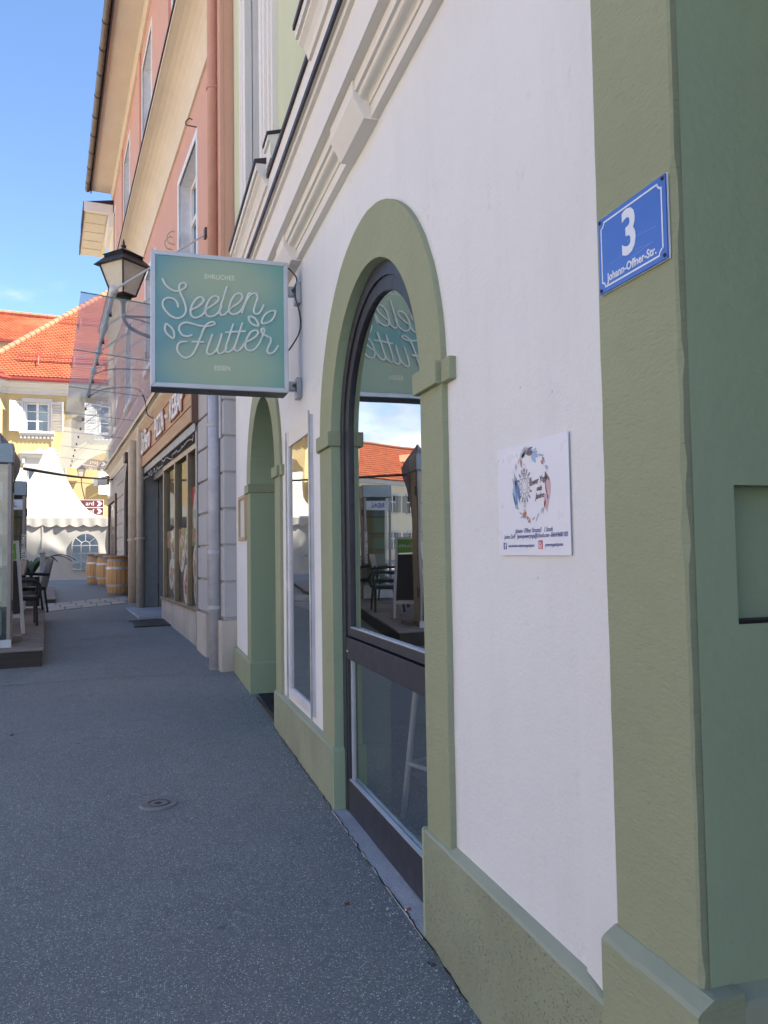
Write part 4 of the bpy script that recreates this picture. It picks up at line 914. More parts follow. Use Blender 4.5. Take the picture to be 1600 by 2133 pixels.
# string of fairy lights under the housing
m = MB(); rl = random.Random(6); p = [(1.9+k*.16, .02+rl.uniform(0, .05), 3.3+rl.uniform(-.1, .03)) for k in range(40)]; m.tube(smooth_path(p, 3), .006, 5); m.build('fairy_light_cable', 'white_frame', PB)
# notice showcase at the far corner
for b_ in ((15.75, 15.95, -.004, .08, 1.35, 3.5), (18.55, 18.75, -.004, .08, 1.35, 3.5), (15.95, 18.55, -.004, .08, 3.3, 3.5), (15.95, 18.55, -.004, .08, 1.35, 1.5)): box('showcase_frame', 'brown_wood', PB, b_, .01)
MB().quad((15.95, .03, 1.5), (18.55, .03, 1.5), (18.55, .03, 3.3), (15.95, .03, 3.3)).build('showcase_pane', 'glass_shop', PB, fix=False); box('showcase_back', 'brown_wood', PB, (15.95, 18.55, -.003, .01, 1.5, 3.3))
band([(u, z) for u, z in outline((16.6, 18.2, 1.6, 2.3, True), 12)], outline((16.5, 18.3, 1.6, 2.3, True), 12), .012, .028).build('showcase_arch', 'white_paint', PB)
for s, z in ((1.9, 7.85),):
    MB().tube(smooth_path([(s, .0, z), (s, .09, z), (s+.02, .15, z+.02), (s+.03, .14, z+.08), (s+.0, .10, z+.11), (s-.03, .07, z+.08)], 5), .009, 6).build('wall_hook', 'brownmetal', PB)
for s in (4.05, 4.3): MB().tube(smooth_path([(s, .0, 6.9), (s, .1, 6.92), (s, .13, 7.02), (s, .06, 7.12), (s, .0, 7.12)], 5), .012, 6).build('wall_loop', 'pipe_beige', PB)

# lower, pale house end beyond it, bridging the passage
CH = empty('cream_house', P0, R(90)+TH, 'pale cream house end with white boarded eaves beyond the pink building', 'building')
box('upper_wall', 'cream_house', CH, (17.502, 19.5, -4, .02, 4.75, 13.0)); box('eaves_fascia', 'white_paint', CH, (17.52, 17.60, .021, .93, 12.98, 13.28))
box('eaves_soffit', 'cream_house', CH, (17.601, 21.7, .021, .90, 12.99, 13.04)); box('eaves_edge', 'lead', CH, (17.601, 21.72, .9005, .93, 12.97, 13.30))
box('frieze_board', 'white_paint', CH, (17.56, 19.6, .0205, .16, 12.55, 12.985))
for k in range(5): box('soffit_board', 'pink_trim', CH, (17.75+k*.8, 18.45+k*.8, .2, .86, 12.962, 12.989), .01)
MB().prism([(.95, 13.05), (.95, 13.3), (-2, 13.9), (-4.3, 13.3), (-4.3, 13.05)], 17.61, 19.7).build('roof', 'lead', CH)
box('pier', 'cream_house', CH, (19.0, 19.4, -4, -3, -.2, 4.749))

# shop sign of amber planks with white letters
SS = empty('shop_sign', P0, R(90)+TH, 'amber plank sign board with raised white PIZZA KEBAP letters over the shop', 'sign')
rz = [3.475, 3.70, 3.925, 4.15, 4.375]
for k in range(4): box('plank', 'sign_wood', SS, (1.70, 8.36, .075+.004*(k % 2), .115+.004*(k % 2), rz[k]+.006, rz[k+1]-.006), .006)
box('end_board', 'brown_wood', SS, (1.62, 1.698, .0, .13, 3.44, 4.40), .004); box('backing', 'board_black', SS, (1.70, 8.36, .003, .0745, 3.48, 4.37))
box('light_strip', 'white_paint', SS, (8.361, 8.45, .0, .17, 3.40, 4.42), .006)
def sletters(body, s, z, size, sq, bold=.012, shear=0):
    text(body, size*1.02, (s, .128, z), RT, UP, 'red_side', 'letter_return', SS, .012, bold=bold*1.2, squeeze=sq, shear=shear); text(body, size, (s, .146, z), RT, UP, 'white_paint', 'letter', SS, .012, bold=bold*.4, squeeze=sq, shear=shear)
sletters('Là Piero', 7.05, 3.92, .66, .68, shear=.15); sletters('PIZZA', 4.95, 3.90, .52, .84); sletters('KEBAP', 2.95, 3.92, .52, .88)
MB().sphere((4.02, .13, 3.92), .05, 8).build('letter', 'white_paint', SS)

# ------------------------------------------------------------------ glass canopy
GC = empty('glass_canopy', P0, R(90)+TH, 'long tinted glass canopy on steel tie rods over the shop pavement', 'canopy')
for k in range(7):
    s0 = 1.02+k*2.98; s1 = s0+2.965
    p = MB().quad((s0, .03, 4.80), (s1, .03, 4.80), (s1, 1.605, 4.92), (s0, 1.605, 4.92)).build('glass_panel', 'glass_canopy', GC, fix=False)
    box('panel_edge', 'glass_edge', p, (s0-.004, s0+.001, .03, 1.605, 4.80, 4.815)).data.transform(Matrix.Identity(4))
    e_ = p.children[0]; 
    for v in e_.data.vertices: v.co.z += (v.co.y-.03)/1.575*.12-.003
tube_s = [1.14, 2.9, 4.45, 5.93, 8.15]
MB().tube([(s, 1.2, 5.03) for s in (1.14, 8.2)], .032, 12).build('steel_tube', 'steel', GC, smooth=True)
for i, s in enumerate([1.14, 2.9, 4.45, 5.93, 8.15]):
    b_ = MB().sphere((s, 1.2, 5.035), .06, 14).build('ball_joint', 'steel', GC, smooth=True)
    MB().lathe([(.034, -.06), (.045, -.05), (.045, .05), (.034, .06)], 14).build('collar', 'steel', b_).matrix_local = Matrix.Translation((s+.16, 1.2, 5.03)) @ Matrix.Rotation(R(90), 4, 'Y')
    MB().tube([(s, 1.2, 5.035), (s+.02, 0, 5.97)], .014, 6).build('tie_rod', 'steel', GC); box('rod_anchor', 'brownmetal', GC, (s-.03, s+.07, .0, .03, 5.9, 6.04))
for k in range(14):
    s = 1.5+k*1.49; c_ = MB().lathe([(.0001, -.035), (.022, -.03), (.023, -.01), (.014, .0), (.022, .012), (.022, .04), (.0001, .045)], 10, (s+.25, 1.2, 4.892)).build('clamp_fixing', 'iron', GC)
    if s > 8 and k % 2: MB().tube([(s+.25, 1.2, 4.95), (s+.27, 0, 5.97)], .010, 5).build('tie_rod', 'steel', GC)
MB().tube(smooth_path([(6.1, 1.2, 5.0), (5.8, .9, 5.06), (5.4, .4, 5.0), (5.2, .02, 4.98)], 5), .012, 5).build('loose_cable', 'cable', GC)
MB().tube(smooth_path([(8.3, 1.2, 4.98), (7.7, .9, 5.06), (7.0, .35, 4.98), (6.7, .2, 4.7), (6.3, .2, 4.35), (5.9, .14, 4.2)], 5), .012, 5).build('loose_cable', 'cable', GC)

# ------------------------------------------------------------------ wall lantern
WL = empty('wall_lantern', PW(3.0, .92, 5.55), R(90)+TH+R(38), 'old black wrought iron wall lantern with hammered opal panes', 'street lamp')
WL.scale = (.87,)*3
def sq(h, z): return [(h, h, z), (-h, h, z), (-h, -h, z), (h, -h, z)]
def frustum(m, h0, z0, h1, z1):
    m.add(sq(h0, z0)+sq(h1, z1), [(0, 1, 2, 3)[::-1], (4, 5, 6, 7), (0, 1, 5, 4), (1, 2, 6, 5), (2, 3, 7, 6), (3, 0, 4, 7)])
hb, ht, zb_, zt_ = .145, .285, .03, .56
for k in range(4):
    a = MB(); rot = Matrix.Rotation(k*pi/2, 4, 'Z')
    a.add([rot @ Vector(p) for p in ((-hb+.012, hb-.006, zb_), (hb-.012, hb-.006, zb_), (ht-.014, ht-.008, zt_), (-ht+.014, ht-.008, zt_))], [(0, 1, 2, 3)]); a.build('pane', 'lantern_glass', WL, fix=False)
    p0 = rot @ Vector((hb, hb, zb_)); p1 = rot @ Vector((ht, ht, zt_)); MB().tube([p0, p1], .015, 6).build('corner_bar', 'iron', WL)
    p2 = rot @ Vector((hb, -hb, zb_)); MB().tube([p0, p2], .014, 6).build('bottom_bar', 'iron', WL)
m = MB(); frustum(m, .005, -.03, hb+.015, .02); m.build('base_plate', 'iron', WL)
m = MB(); frustum(m, .36, .545, .22, .70); m.build('lower_roof', 'iron', WL)
m = MB(); frustum(m, .235, .700, .225, .735); m.build('vent_band', 'iron', WL)
m = MB(); frustum(m, .255, .736, .06, .86); m.build('upper_roof', 'iron', WL)
MB().lathe([(.0001, .0), (.05, .0), (.035, .03), (.05, .06), (.02, .09), (.022, .12), (.0001, .2)], 12, (0, 0, .858)).build('finial', 'iron', WL)
MB().lathe([(.14, 0), (.07, -.03), (.04, -.09), (.03, -.22)], 12, (0, 0, -.02)).build('collar', 'iron', WL)
bpy.context.view_layer.update(); inv = WL.matrix_basis.inverted()
def LW(s, d, z): return inv @ PW(s, d, z)
MB().tube(smooth_path([LW(3, .92, 5.5), LW(3, .92, 5.30), LW(3, .90, 5.18), LW(3.0, .78, 5.06), LW(3, .55, 4.98), LW(3, .28, 4.95), LW(3, 0, 4.98)], 6), [.032]*37, 8).build('curved_arm', 'iron', WL, smooth=True)
MB().tube([LW(3, .92, 5.26), LW(3, 0, 5.30)], .018, 6).build('stay_bar', 'iron', WL)
MB().tube(smooth_path([LW(3, .9, 5.25), LW(3, .6, 5.2), LW(3, .35, 5.1), LW(3, .28, 5.06), LW(3, .32, 5.03), LW(3, .37, 5.06)], 5), .014, 6).build('scroll', 'iron', WL)

# ------------------------------------------------------------------ pipes
DPs = empty('downpipe', PW(.20, .10, 0), R(90)+TH, 'tall downpipe, pink above and lilac grey below, at the corner of the pink building', 'downpipe')
MB().tube([(0, 0, gp(.2)-.02), (0, 0, 4.6)], .072, 16).build('lower_pipe', 'pipe_grey', DPs, smooth=True); MB().tube([(0, 0, 4.6), (0, 0, 12.6), (.0, .05, 13.1), (0, .55, 13.5)], .066, 16).build('upper_pipe', 'pipe_pink', DPs, smooth=True)
for z in (.95, 1.62, 3.18, 4.3, 7.45, 10.5): 
    b_ = MB().lathe([(.066, -.025), (.080, -.022), (.080, .022), (.066, .025)], 16, (0, 0, z)).build('pipe_bracket', 'pipe_grey' if z < 4.6 else 'pipe_pink', DPs); MB().tube([(0, -.1, z), (.07, 0, z)], .012, 6).build('clip', 'iron', b_)
MB().tube([(-.15, -.05, 3.0), (-.15, -.05, 4.2)], .02, 8).build('conduit', 'pipe_grey', DPs)
for i, (s, lab) in enumerate(((9.83, 'beige painted downpipe nearer the barrels, left of its twin'), (8.12, 'beige painted downpipe against the right end of the plank sign, right of its twin'))):
    d_ = empty('downpipe', PW(s, .13, 0), R(90)+TH, lab, 'downpipe', 'beige downpipes by the shop door')
    MB().tube([(0, 0, gp(s)-.02), (0, 0, 4.05), (0, -.04, 4.3)], .10 if i == 0 else .085, 14).build('pipe', 'pipe_beige', d_, smooth=True)
    MB().lathe([(.09, -.03), (.118, -.02), (.118, .02), (.09, .03)], 14, (0, 0, 1.95)).build('pipe_collar', 'pipe_beige', d_)
ft = empty('floodlight', PW(17.6, .26, 4.05), R(90)+TH+R(25), 'white floodlight on a black bracket at the far corner of the pink building', 'lamp')
MB().add([(-.2, 0, -.12), (.2, 0, -.12), (.2, 0, .12), (-.2, 0, .12), (-.13, .32, -.20), (.13, .32, -.20), (.13, .32, .02), (-.13, .32, .02)], [(0, 1, 2, 3), (4, 5, 6, 7), (0, 1, 5, 4), (1, 2, 6, 5), (2, 3, 7, 6), (3, 0, 4, 7)]).build('housing', 'white_paint', ft, bevel=.02)
MB().box(-.22, .22, -.04, .0, -.14, .14).build('cap', 'iron', ft, bevel=.01); MB().tube([(-.23, -.02, 0), (-.23, -.2, .05), (.0, -.26, .05)], .025, 6).build('bracket', 'iron', ft)
pn = empty('paper_notice', PW(12.0, -.44, 2.25), R(90)+TH, 'white paper notice taped inside the arched doorway', 'notice'); box('sheet', 'paper', pn, (-.55, .55, -.03, -.02, -.17, .17)); MB().box(-.3, .3, -.0195, -.019, .03, .05).box(-.3, .1, -.0195, -.019, -.03, -.015).build('text_line', 'ink_grey', pn)
ac = MB().tube(smooth_path([(-1.42, 10.8, 2.72), (-1.2, 16, 3.12), (-1.0, 22, 3.65), PW(17.7, .1, 4.16)], 8), .022, 6).build('overhead_cable', 'brownmetal'); tag(ac, 'brown cable slung across the street from the kiosk to the pink wall', 'cable')
gr = empty('drain_grate', (.16, 14.3, g(14.3)+.006), TH, 'cast iron drain grate in the asphalt before the shop door', 'grate')
gr.rotation_euler[0] = .0365
for k in range(12): box('bar', 'iron', gr, (-.28+k*.05, -.255+k*.05, -.42, .42, 0, .012))
for b_ in ((-.32, .34, -.46, -.42, 0, .014), (-.32, .34, .42, .46, 0, .014)): box('rim', 'iron', gr, b_)
vc = empty('valve_cover', (.10, 4.885, g(4.885)), 0, 'small round worn valve cover sunk in the asphalt', 'cover')
MB().lathe([(.0001, .004), (.024, .003), (.026, .012), (.054, .012), (.056, .008), (.066, .009), (.105, .011), (.112, .0)], 28).build('cover_plate', 'cover_iron', vc); MB().lathe([(.056, .0085), (.058, .0135), (.064, .0135), (.066, .0095)], 28).build('rim', 'brownmetal', vc); MB().lathe([(.0001, .0155), (.014, .0125), (.018, .0045)], 12).build('key_hole', 'iron', vc)
cg = empty('cigarette_butt', (1.065, 3.15, g(3.15)+.012), R(25), 'cigarette butt on the concrete door sill', 'litter')
MB().tube([(-.012, 0, .004), (.012, 0, .004)], .0042, 8).build('filter', 'cig', cg); MB().tube([(-.016, 0, .004), (-.012, 0, .004)], .0042, 8).build('ash_end', 'white_paint', cg)
def litter(name, loc, rz, mat, lab, L=.02, w=.012):
    m = MB(); n_ = 10; m.add([(L*cos(2*pi*k/n_)*(1 if k % 2 else .8), w*sin(2*pi*k/n_), .004+.004*sin(k*2.1)) for k in range(n_)], [tuple(range(n_))]); o = m.build(name, mat, fix=False); o.location = loc; o.rotation_euler = (0, 0, rz); tag(o, lab, 'leaf')
litter('fallen_leaf', (.84, 3.3, g(3.3)+.002), .4, 'deadleaf', 'reddish dry leaf on the open asphalt', .016, .010)
litter('fallen_leaf', (1.02, 2.76, g(2.76)+.002), 2.2, 'pot', 'dark curled leaf scrap beside the green wall foot', .022, .008)
litter('fallen_leaf', (-1.0, 7.0, g(7.0)+.002), 1.2, 'pot', 'black leaf scrap lying out on the asphalt left of the valve cover', .03, .012)

# ------------------------------------------------------------------ the yellow house closing the street (front faces -y)
YB = empty('yellow_house', (0, 40, 0), pi, 'sunlit yellow plastered house with white stucco trim, shutters and an orange tiled roof', 'building')
# local x = -world x, local y = towards the street
YW = [(4.2, 5.24, 7.53, 8.93, False), (.9, 1.94, 7.53, 8.93, False), (4.05, 5.15, 4.1, 5.75, False), (.5, 1.3, 4.56, 5.62, False), (-2.2, -1.2, 4.1, 5.75, False)]
facade(-6, 6.05, -.5, 10.0, YW).build('front_wall', 'yellow', YB, fix=False)
# canted left bay
MB().add([(6.05, 0, -.5), (7.3, 1.25, -.5), (7.3, 1.25, 10), (6.05, 0, 10)], [(0, 1, 2, 3)]).build('bay_wall', 'yellow', YB, fix=False)
MB().add([(7.3, 1.25, -.5), (7.3, -12, -.5), (7.3, -12, 10), (7.3, 1.25, 10)], [(0, 1, 2, 3)]).build('bay_wall', 'yellow', YB, fix=False)
box('side_wall', 'yellow', YB, (-6.2, -6.001, -12, 0, -.5, 10))
box('back_wall', 'yellow', YB, (-6, 7.3, -12.2, -12, -.5, 10))
def cornice_run(pts, prof, name, mat):
    m = MB(); n = len(prof)
    vs = []
    for i, p in enumerate(pts):
        p = Vector(p); d0 = (p-Vector(pts[max(0, i-1)])); d1 = (Vector(pts[min(len(pts)-1, i+1)])-p)
        n0 = Vector((-d0.y, d0.x)); n1 = Vector((-d1.y, d1.x))
        if n0.length < 1e-6: n0 = n1
        if n1.length < 1e-6: n1 = n0
        n0.normalize(); n1.normalize(); nn = (n0+n1)/(1+n0.dot(n1))
        vs += [(p.x+nn.x*a, p.y+nn.y*a, z) for a, z in prof]
    fs = [(i*n+k, i*n+(k+1) % n, (i+1)*n+(k+1) % n, (i+1)*n+k) for i in range(len(pts)-1) for k in range(n)]
    fs += [tuple(range(n)), tuple(range((len(pts)-1)*n, len(pts)*n))]
    return m.add(vs, fs).build(name, mat, YB)
RUN = [(-6, 0), (6.05, 0), (7.3, 1.25), (7.35, 1.25)]
cornice_run(RUN, [(-.02, 9.30), (.06, 9.30), (.06, 9.42), (.12, 9.46), (.14, 9.58), (.24, 9.62), (.30, 9.74), (.42, 9.78), (.42, 9.92), (-.02, 9.94)], 'eaves_cornice', 'yellow_white')
cornice_run(RUN, [(.421, 9.86), (.55, 9.86), (.60, 9.92), (.60, 10.02), (.421, 10.04)], 'gutter', 'red_flashing')
# roof: hipped plane with rows of tiles
def roof_plane(name, eave_a, eave_b, top_a, top_b, parent, tw=.19, th=.155):
    A, B, C, D_ = map(Vector, (eave_a, eave_b, top_b, top_a)); ex = (B-A).normalized(); nrm = ex.cross((D_-A)).normalized(); ey = nrm.cross(ex)
    if ey.z < 0: ey = -ey
    if nrm.z < 0: nrm = -nrm
    L = lambda p: ((p-A).dot(ex), (p-A).dot(ey)); a, b, c, d = L(A), L(B), L(C), L(D_)
    H = max(c[1], d[1]); rows = int(H/th); m = MB(); rr = random.Random(9)
    m.add([A-nrm*.02, B-nrm*.02, C-nrm*.02, D_-nrm*.02], [(0, 1, 2, 3)])
    for r in range(rows):
        v = r*th; f0 = v/d[1] if d[1] else 1; x0 = a[0]+(d[0]-a[0])*min(1, v/d[1]); x1 = b[0]+(c[0]-b[0])*min(1, v/c[1])
        k = int(x0/tw)
        off = tw/2 if r % 2 else 0
        while k*tw+off < x1:
            u = k*tw+off; k += 1
            if u < x0-.05: continue
            j = rr.uniform(0, .008); w_ = tw*.95; P = lambda x, y, h: A+ex*x+ey*y+nrm*h
            m.add([P(u, v+.055, .035+j), P(u+w_*.22, v+.012, .037+j), P(u+w_*.5, v, .038+j), P(u+w_*.78, v+.012, .037+j), P(u+w_, v+.055, .035+j), P(u+w_, v+th*1.25, .008), P(u, v+th*1.25, .008),
                   P(u, v+.055, .012), P(u+w_*.5, v, .012), P(u+w_, v+.055, .012)], [(0, 1, 2, 3, 4, 5, 6), (0, 7, 8, 2, 1), (2, 8, 9, 4, 3)])
    o = m.build(name, 'red_terracotta', parent, fix=False); o['kind'] = 'stuff'; return o
def W2Y(x, y, z): return (-x, 40-y, z)
E0, E1 = W2Y(-7.95, 39.42, 10.03), W2Y(3.5, 39.42, 10.03); T0, T1 = W2Y(-.9, 46.6, 17.2), W2Y(3.5, 46.6, 17.2)
roof_plane('roof_tiles', E0, E1, T0, T1, YB)
hip0, hip1 = Vector(W2Y(-7.75, 39.40, 10.1)), Vector(W2Y(-.9, 46.6, 17.28))
nh = 34
for k in range(nh):
    a = hip0.lerp(hip1, k/nh); b = hip0.lerp(hip1, (k+1.12)/nh); MB().tube([a, b], [.155, .125], 10).build('hip_tile', 'hip_tile', YB)
# the roof's left slope and the rear wing behind it
MB().add([W2Y(-7.75, 39.4, 10.05), W2Y(-.9, 46.6, 17.2), W2Y(-.9, 53, 17.2), W2Y(-7.75, 54, 10.05)], [(0, 1, 2, 3)]).build('side_roof', 'red_terracotta', YB, fix=False)
MB().add([W2Y(3.5, 39.42, 10), W2Y(3.5, 46.6, 17.2), W2Y(3.5, 54, 10)], [(0, 1, 2)]).build('gable_wall', 'yellow', YB, fix=False)
MB().add([W2Y(-6.05, 39.4, 10.06), W2Y(-7.7, 37.9, 10.06), W2Y(-7.7, 41.2, 11.4)], [(0, 1, 2)]).build('bay_roof', 'red_terracotta', YB, fix=False)
MB().tube([W2Y(-6.15, 39.42, 10.1), W2Y(-7.9, 41.2, 11.3)], .11, 8).build('valley_flashing', 'red_flashing', YB)
RW = empty('rear_house', (0, 50, 0), pi, 'rear house with an orange tiled ridge behind the yellow house', 'building')
def W2R(x, y, z): return (-x, 50-y, z)
roof_plane('roof_tiles', W2R(-11, 47.2, 13.9), W2R(-6.0, 47.2, 13.7), W2R(-11, 51.5, 16.5), W2R(-4.0, 51.5, 16.3), RW, .24, .2)
box('front_wall', 'cream_house', RW, (5.8, 11, -8, 2.2, -.5, 14.0)); box('gutter', 'red_flashing', RW, (5.9, 11, 2.7, 2.84, 13.62, 13.76))
m = MB(); nn = 14
for k in range(nn):
    a = Vector(W2R(-11, 51.5, 16.6)).lerp(Vector(W2R(-4, 51.5, 16.35)), k/nn); b = Vector(W2R(-11, 51.5, 16.6)).lerp(Vector(W2R(-4, 51.5, 16.35)), (k+1.1)/nn); MB().tube([a, b], [.17, .14], 8).build('ridge_tile', 'hip_tile', RW)
# snow guards
for h_, x0, x1 in ((.85, -5.6, 2.5), (3.55, -3.9, 2.5)):
    m = MB(); y = 39.42+h_; z = 10.06+h_
    P = lambda x, dz, dy=0: W2Y(x, y+dy, z+dz)
    for dz in (.05, .30, .42): m.tube([P(x0, dz), P(x1, dz)], .014, 4)
    x = x0
    while x < x1:
        m.tube([P(x, .02), P(x, .42)], .012, 4); x += .16
    o = m.build('snow_guard', 'red_flashing', YB, fix=False); o['kind'] = 'stuff'
    x = x0+.9
    while x < x1: MB().tube([P(x, .0, .0), P(x, .34, -.02), P(x, -.15, -.3)], .025, 5).build('guard_bracket', 'red_flashing', YB); x += 1.6
# windows
def yellow_window(h, shut, upper):
    a, b, za, zb, _ = h
    sheet(outline(h), 0, -.22).build('window_reveal', 'yellow_white', YB, fix=False)
    m = MB(); mid = (a+b)/2
    m.box(a, a+.07, -.2, -.12, za, zb).box(b-.07, b, -.2, -.12, za, zb).box(mid-.055, mid+.055, -.2, -.12, za, zb)
    for z in (za+.001, zb-.08, za+(zb-za)*.36, za+(zb-za)*.68): m.box(a+.07, b-.07, -.199, -.125, z, z+(.07 if z in (za+.001, zb-.08) else .035))
    w_ = m.build('casement_window', 'white_paint', YB)
    for x0, x1 in ((a, mid), (mid, b)):
        MB().quad((x0, -.16, za), (x1, -.16, za), (x1, -.16, zb), (x0, -.16, zb)).build('pane', 'glass_far', w_, fix=False)
    for b_ in ((a-.11, a, -.01, .03, za, zb), (b, b+.11, -.01, .03, za, zb), (a-.16, b+.16, -.01, .05, zb, zb+.19)): box('window_surround', 'yellow_white', YB, b_, .005)
    MB().prism([(-.01, za-.20), (.08, za-.20), (.10, za-.12), (.17, za-.09), (.17, za), (-.01, za+.01)], a-.25, b+.25).build('window_sill', 'yellow_white', YB)
    k = 0; x = a-.2
    while x < b+.15: box('dentil', 'yellow_white', YB, (x, x+.09, -.01, .10, za-.33, za-.201)); x += .17
    box('apron', 'yellow_white', YB, (a-.22, b+.22, -.012, .025, za-.36, za-.202))
    for side in shut:
        hx = b if side > 0 else a; r_ = empty('shutter', (hx+side*.11, .04, za-.02), R(24)*side, None); r_.parent = YB
        wd, ht = .60, zb-za+.04; s = side
        xx = lambda p, q: sorted((s*p, s*q))
        m = MB()
        for p, q in ((0, .07), (wd-.07, wd)): x0, x1 = xx(p, q); m.box(x0, x1, 0, .04, 0, ht)
        for z in (0, ht*.36, ht-.08): x0, x1 = xx(.07, wd-.07); m.box(x0, x1, .001, .039, z, z+.08)
        m.build('shutter_frame', 'shutter', r_)
        z = .1
        while z < ht-.1:
            if not (ht*.36-.02 < z < ht*.36+.08):
                x0, x1 = xx(.07, wd-.07); MB().add([(x0, .034, z), (x1, .034, z), (x1, .006, z+.05), (x0, .006, z+.05), (x0, .040, z+.006), (x1, .040, z+.006), (x1, .012, z+.056), (x0, .012, z+.056)], [(0, 1, 2, 3), (4, 5, 6, 7), (0, 1, 5, 4), (2, 3, 7, 6)]).build('louvre_slat', 'shutter', r_, fix=False)
            z += .075
    if not upper:
        MB().prism([(-.01, zb+.19), (.05, zb+.19), (.05, zb+.52), (.09, zb+.55), (.20, zb+.62), (.20, zb+.70), (.24, zb+.71), (.24, zb+.78), (-.01, zb+.80)], a-.30, b+.30).build('window_hood', 'yellow_white', YB)
        m = MB().add([(mid-.36, .16, zb+.79), (mid+.36, .16, zb+.79), (mid+.12, .16, zb+.88), (mid, .16, zb+1.06), (mid-.12, .16, zb+.88), (mid-.36, .05, zb+.79), (mid+.36, .05, zb+.79), (mid+.12, .05, zb+.88), (mid, .05, zb+1.06), (mid-.12, .05, zb+.88)], [(0, 1, 2, 3, 4), (9, 8, 7, 6, 5), (1, 2, 7, 6), (2, 3, 8, 7), (3, 4, 9, 8), (4, 0, 5, 9)]); m.build('crest_ornament', 'yellow_white', YB)
        for x in (a-.2, b+.08): box('hood_console', 'yellow_white', YB, (x, x+.12, -.01, .14, zb+.25, zb+.54), .01)
for i, h in enumerate(YW): yellow_window(h, ((1,), (-1, 1), (-1, 1), (-1, 1), (-1, 1))[i] if i else (-1, 1), i < 2)
# small wall lamp and brown direction signs on the square
LA = empty('facade_lamp', (-2.72, 39.6, 4.3), 0, 'small lantern on a tall curved bracket against the yellow house', 'street lamp')
MB().tube(smooth_path([(.16, .35, -.1), (.12, .2, .15), (.03, .0, .6), (0, 0, 1.0)], 6), .025, 6).build('bracket', 'brownmetal', LA); MB().tube([(-.5, 0, .72), (-.2, 0, .78), (.2, 0, .77), (.5, 0, .72)], .016, 5).build('cross_bar', 'brownmetal', LA)
for k in range(4):
    a = k*pi/2+pi/4; b = a+pi/2; f = lambda r, t, z: (r*cos(t), r*sin(t), z)
    MB().add([f(.14, a, 1.03), f(.14, b, 1.03), f(.24, b, 1.42), f(.24, a, 1.42)], [(0, 1, 2, 3)]).build('pane', 'lantern_glass', LA, fix=False); MB().tube([f(.14, a, 1.03), f(.24, a, 1.42)], .014, 5).build('corner_bar', 'iron', LA)
MB().lathe([(.28, 1.42), (.16, 1.55), (.03, 1.62), (.0001, 1.75)], 4, a0=pi/4).build('cap', 'iron', LA)
DS = empty('direction_sign', (-1.55, 38.6, 0), 0, 'two maroon direction plates with white arrows on a post beyond the tent', 'sign')
MB().tube([(.2, .05, .7), (.2, .05, 4.4)], .04, 8).build('post', 'galv', DS)
for i, z in enumerate((4.02, 3.66)):
    p_ = MB().box(-1.5, -.13, -.02, .02, z-.16, z+.16).build('plate', 'brown_sign', DS)
    box('plate_border', 'white_print', p_, (-1.52, -.11, -.012, .021, z-.18, z+.18)); 
    text(('ard', 'hof')[i], .28, (-.72, -.0225, z), (1, 0, 0), UP, 'white_print', 'plate_text', p_, .001)
    m = MB(); x = -.42; m.add([(x, -.0225, z-.12), (x+.12, -.0225, z-.12), (x+.24, -.0225, z), (x+.12, -.0225, z+.12), (x, -.0225, z+.12), (x+.1, -.0225, z)], [(0, 1, 2, 5), (5, 2, 3, 4)]); m.build('arrow', 'white_print', p_, fix=False)

# ------------------------------------------------------------------ white pagoda tent
TX, TY, TH_ = -3.68, 35.55, 2.5
TT = empty('pagoda_tent', (TX, TY, g(TY)), 0, 'white pagoda party tent with an arched muntin window and scalloped valance', 'tent')
ez, az = 3.1-g(TY), 6.12-g(TY)
def prof(t): return ez+(az-ez)*(.13*t+.87*t**2.6)
rt = random.Random(12)
m = MB(); nr, nc = 18, 16
for k in range(4):
    rot = Matrix.Rotation(k*pi/2, 4, 'Z'); vs = []
    for i in range(nr+1):
        t = i/nr; h_ = TH_*(1-t)+.17*t
        for j in range(nc+1): u = (j/nc*2-1); vs.append(rot @ Vector((u*h_, -h_+.04*(1-u*u)*sin(pi*t), prof(t)-.05*(1-u*u)*sin(pi*t))))
    m.add(vs, [(i*(nc+1)+j, i*(nc+1)+j+1, (i+1)*(nc+1)+j+1, (i+1)*(nc+1)+j) for i in range(nr) for j in range(nc)])
m.build('roof_canopy', 'canvas', TT, smooth=True, fix=False)
MB().lathe([(.20, az-.03), (.17, az+.06), (.0001, az+.08)], 12).build('apex_cap', 'canvas', TT, smooth=True)
for k in range(4):
    rot = Matrix.Rotation(k*pi/2, 4, 'Z'); vs = []; n_ = 80
    for j in range(n_+1):
        u = (j/n_*2-1)*TH_; sc = .09*abs(sin(j/n_*pi*10)); w_ = .012*sin(j*.9)
        vs += [rot @ Vector((u, -TH_-.015, ez)), rot @ Vector((u, -TH_-.02-w_, ez-.15)), rot @ Vector((u, -TH_-.03-w_*2, ez-.27-sc))]
    MB().add(vs, [(j*3+i, j*3+3+i, j*3+4+i, j*3+1+i) for j in range(n_) for i in range(2)]).build('valance', 'canvas', TT, smooth=True, fix=False)
    MB().tube([rot @ Vector((TH_-.03, -TH_+.03, 0)), rot @ Vector((TH_-.03, -TH_+.03, ez))], .04, 8).build('tent_pole', 'sign_alu', TT)
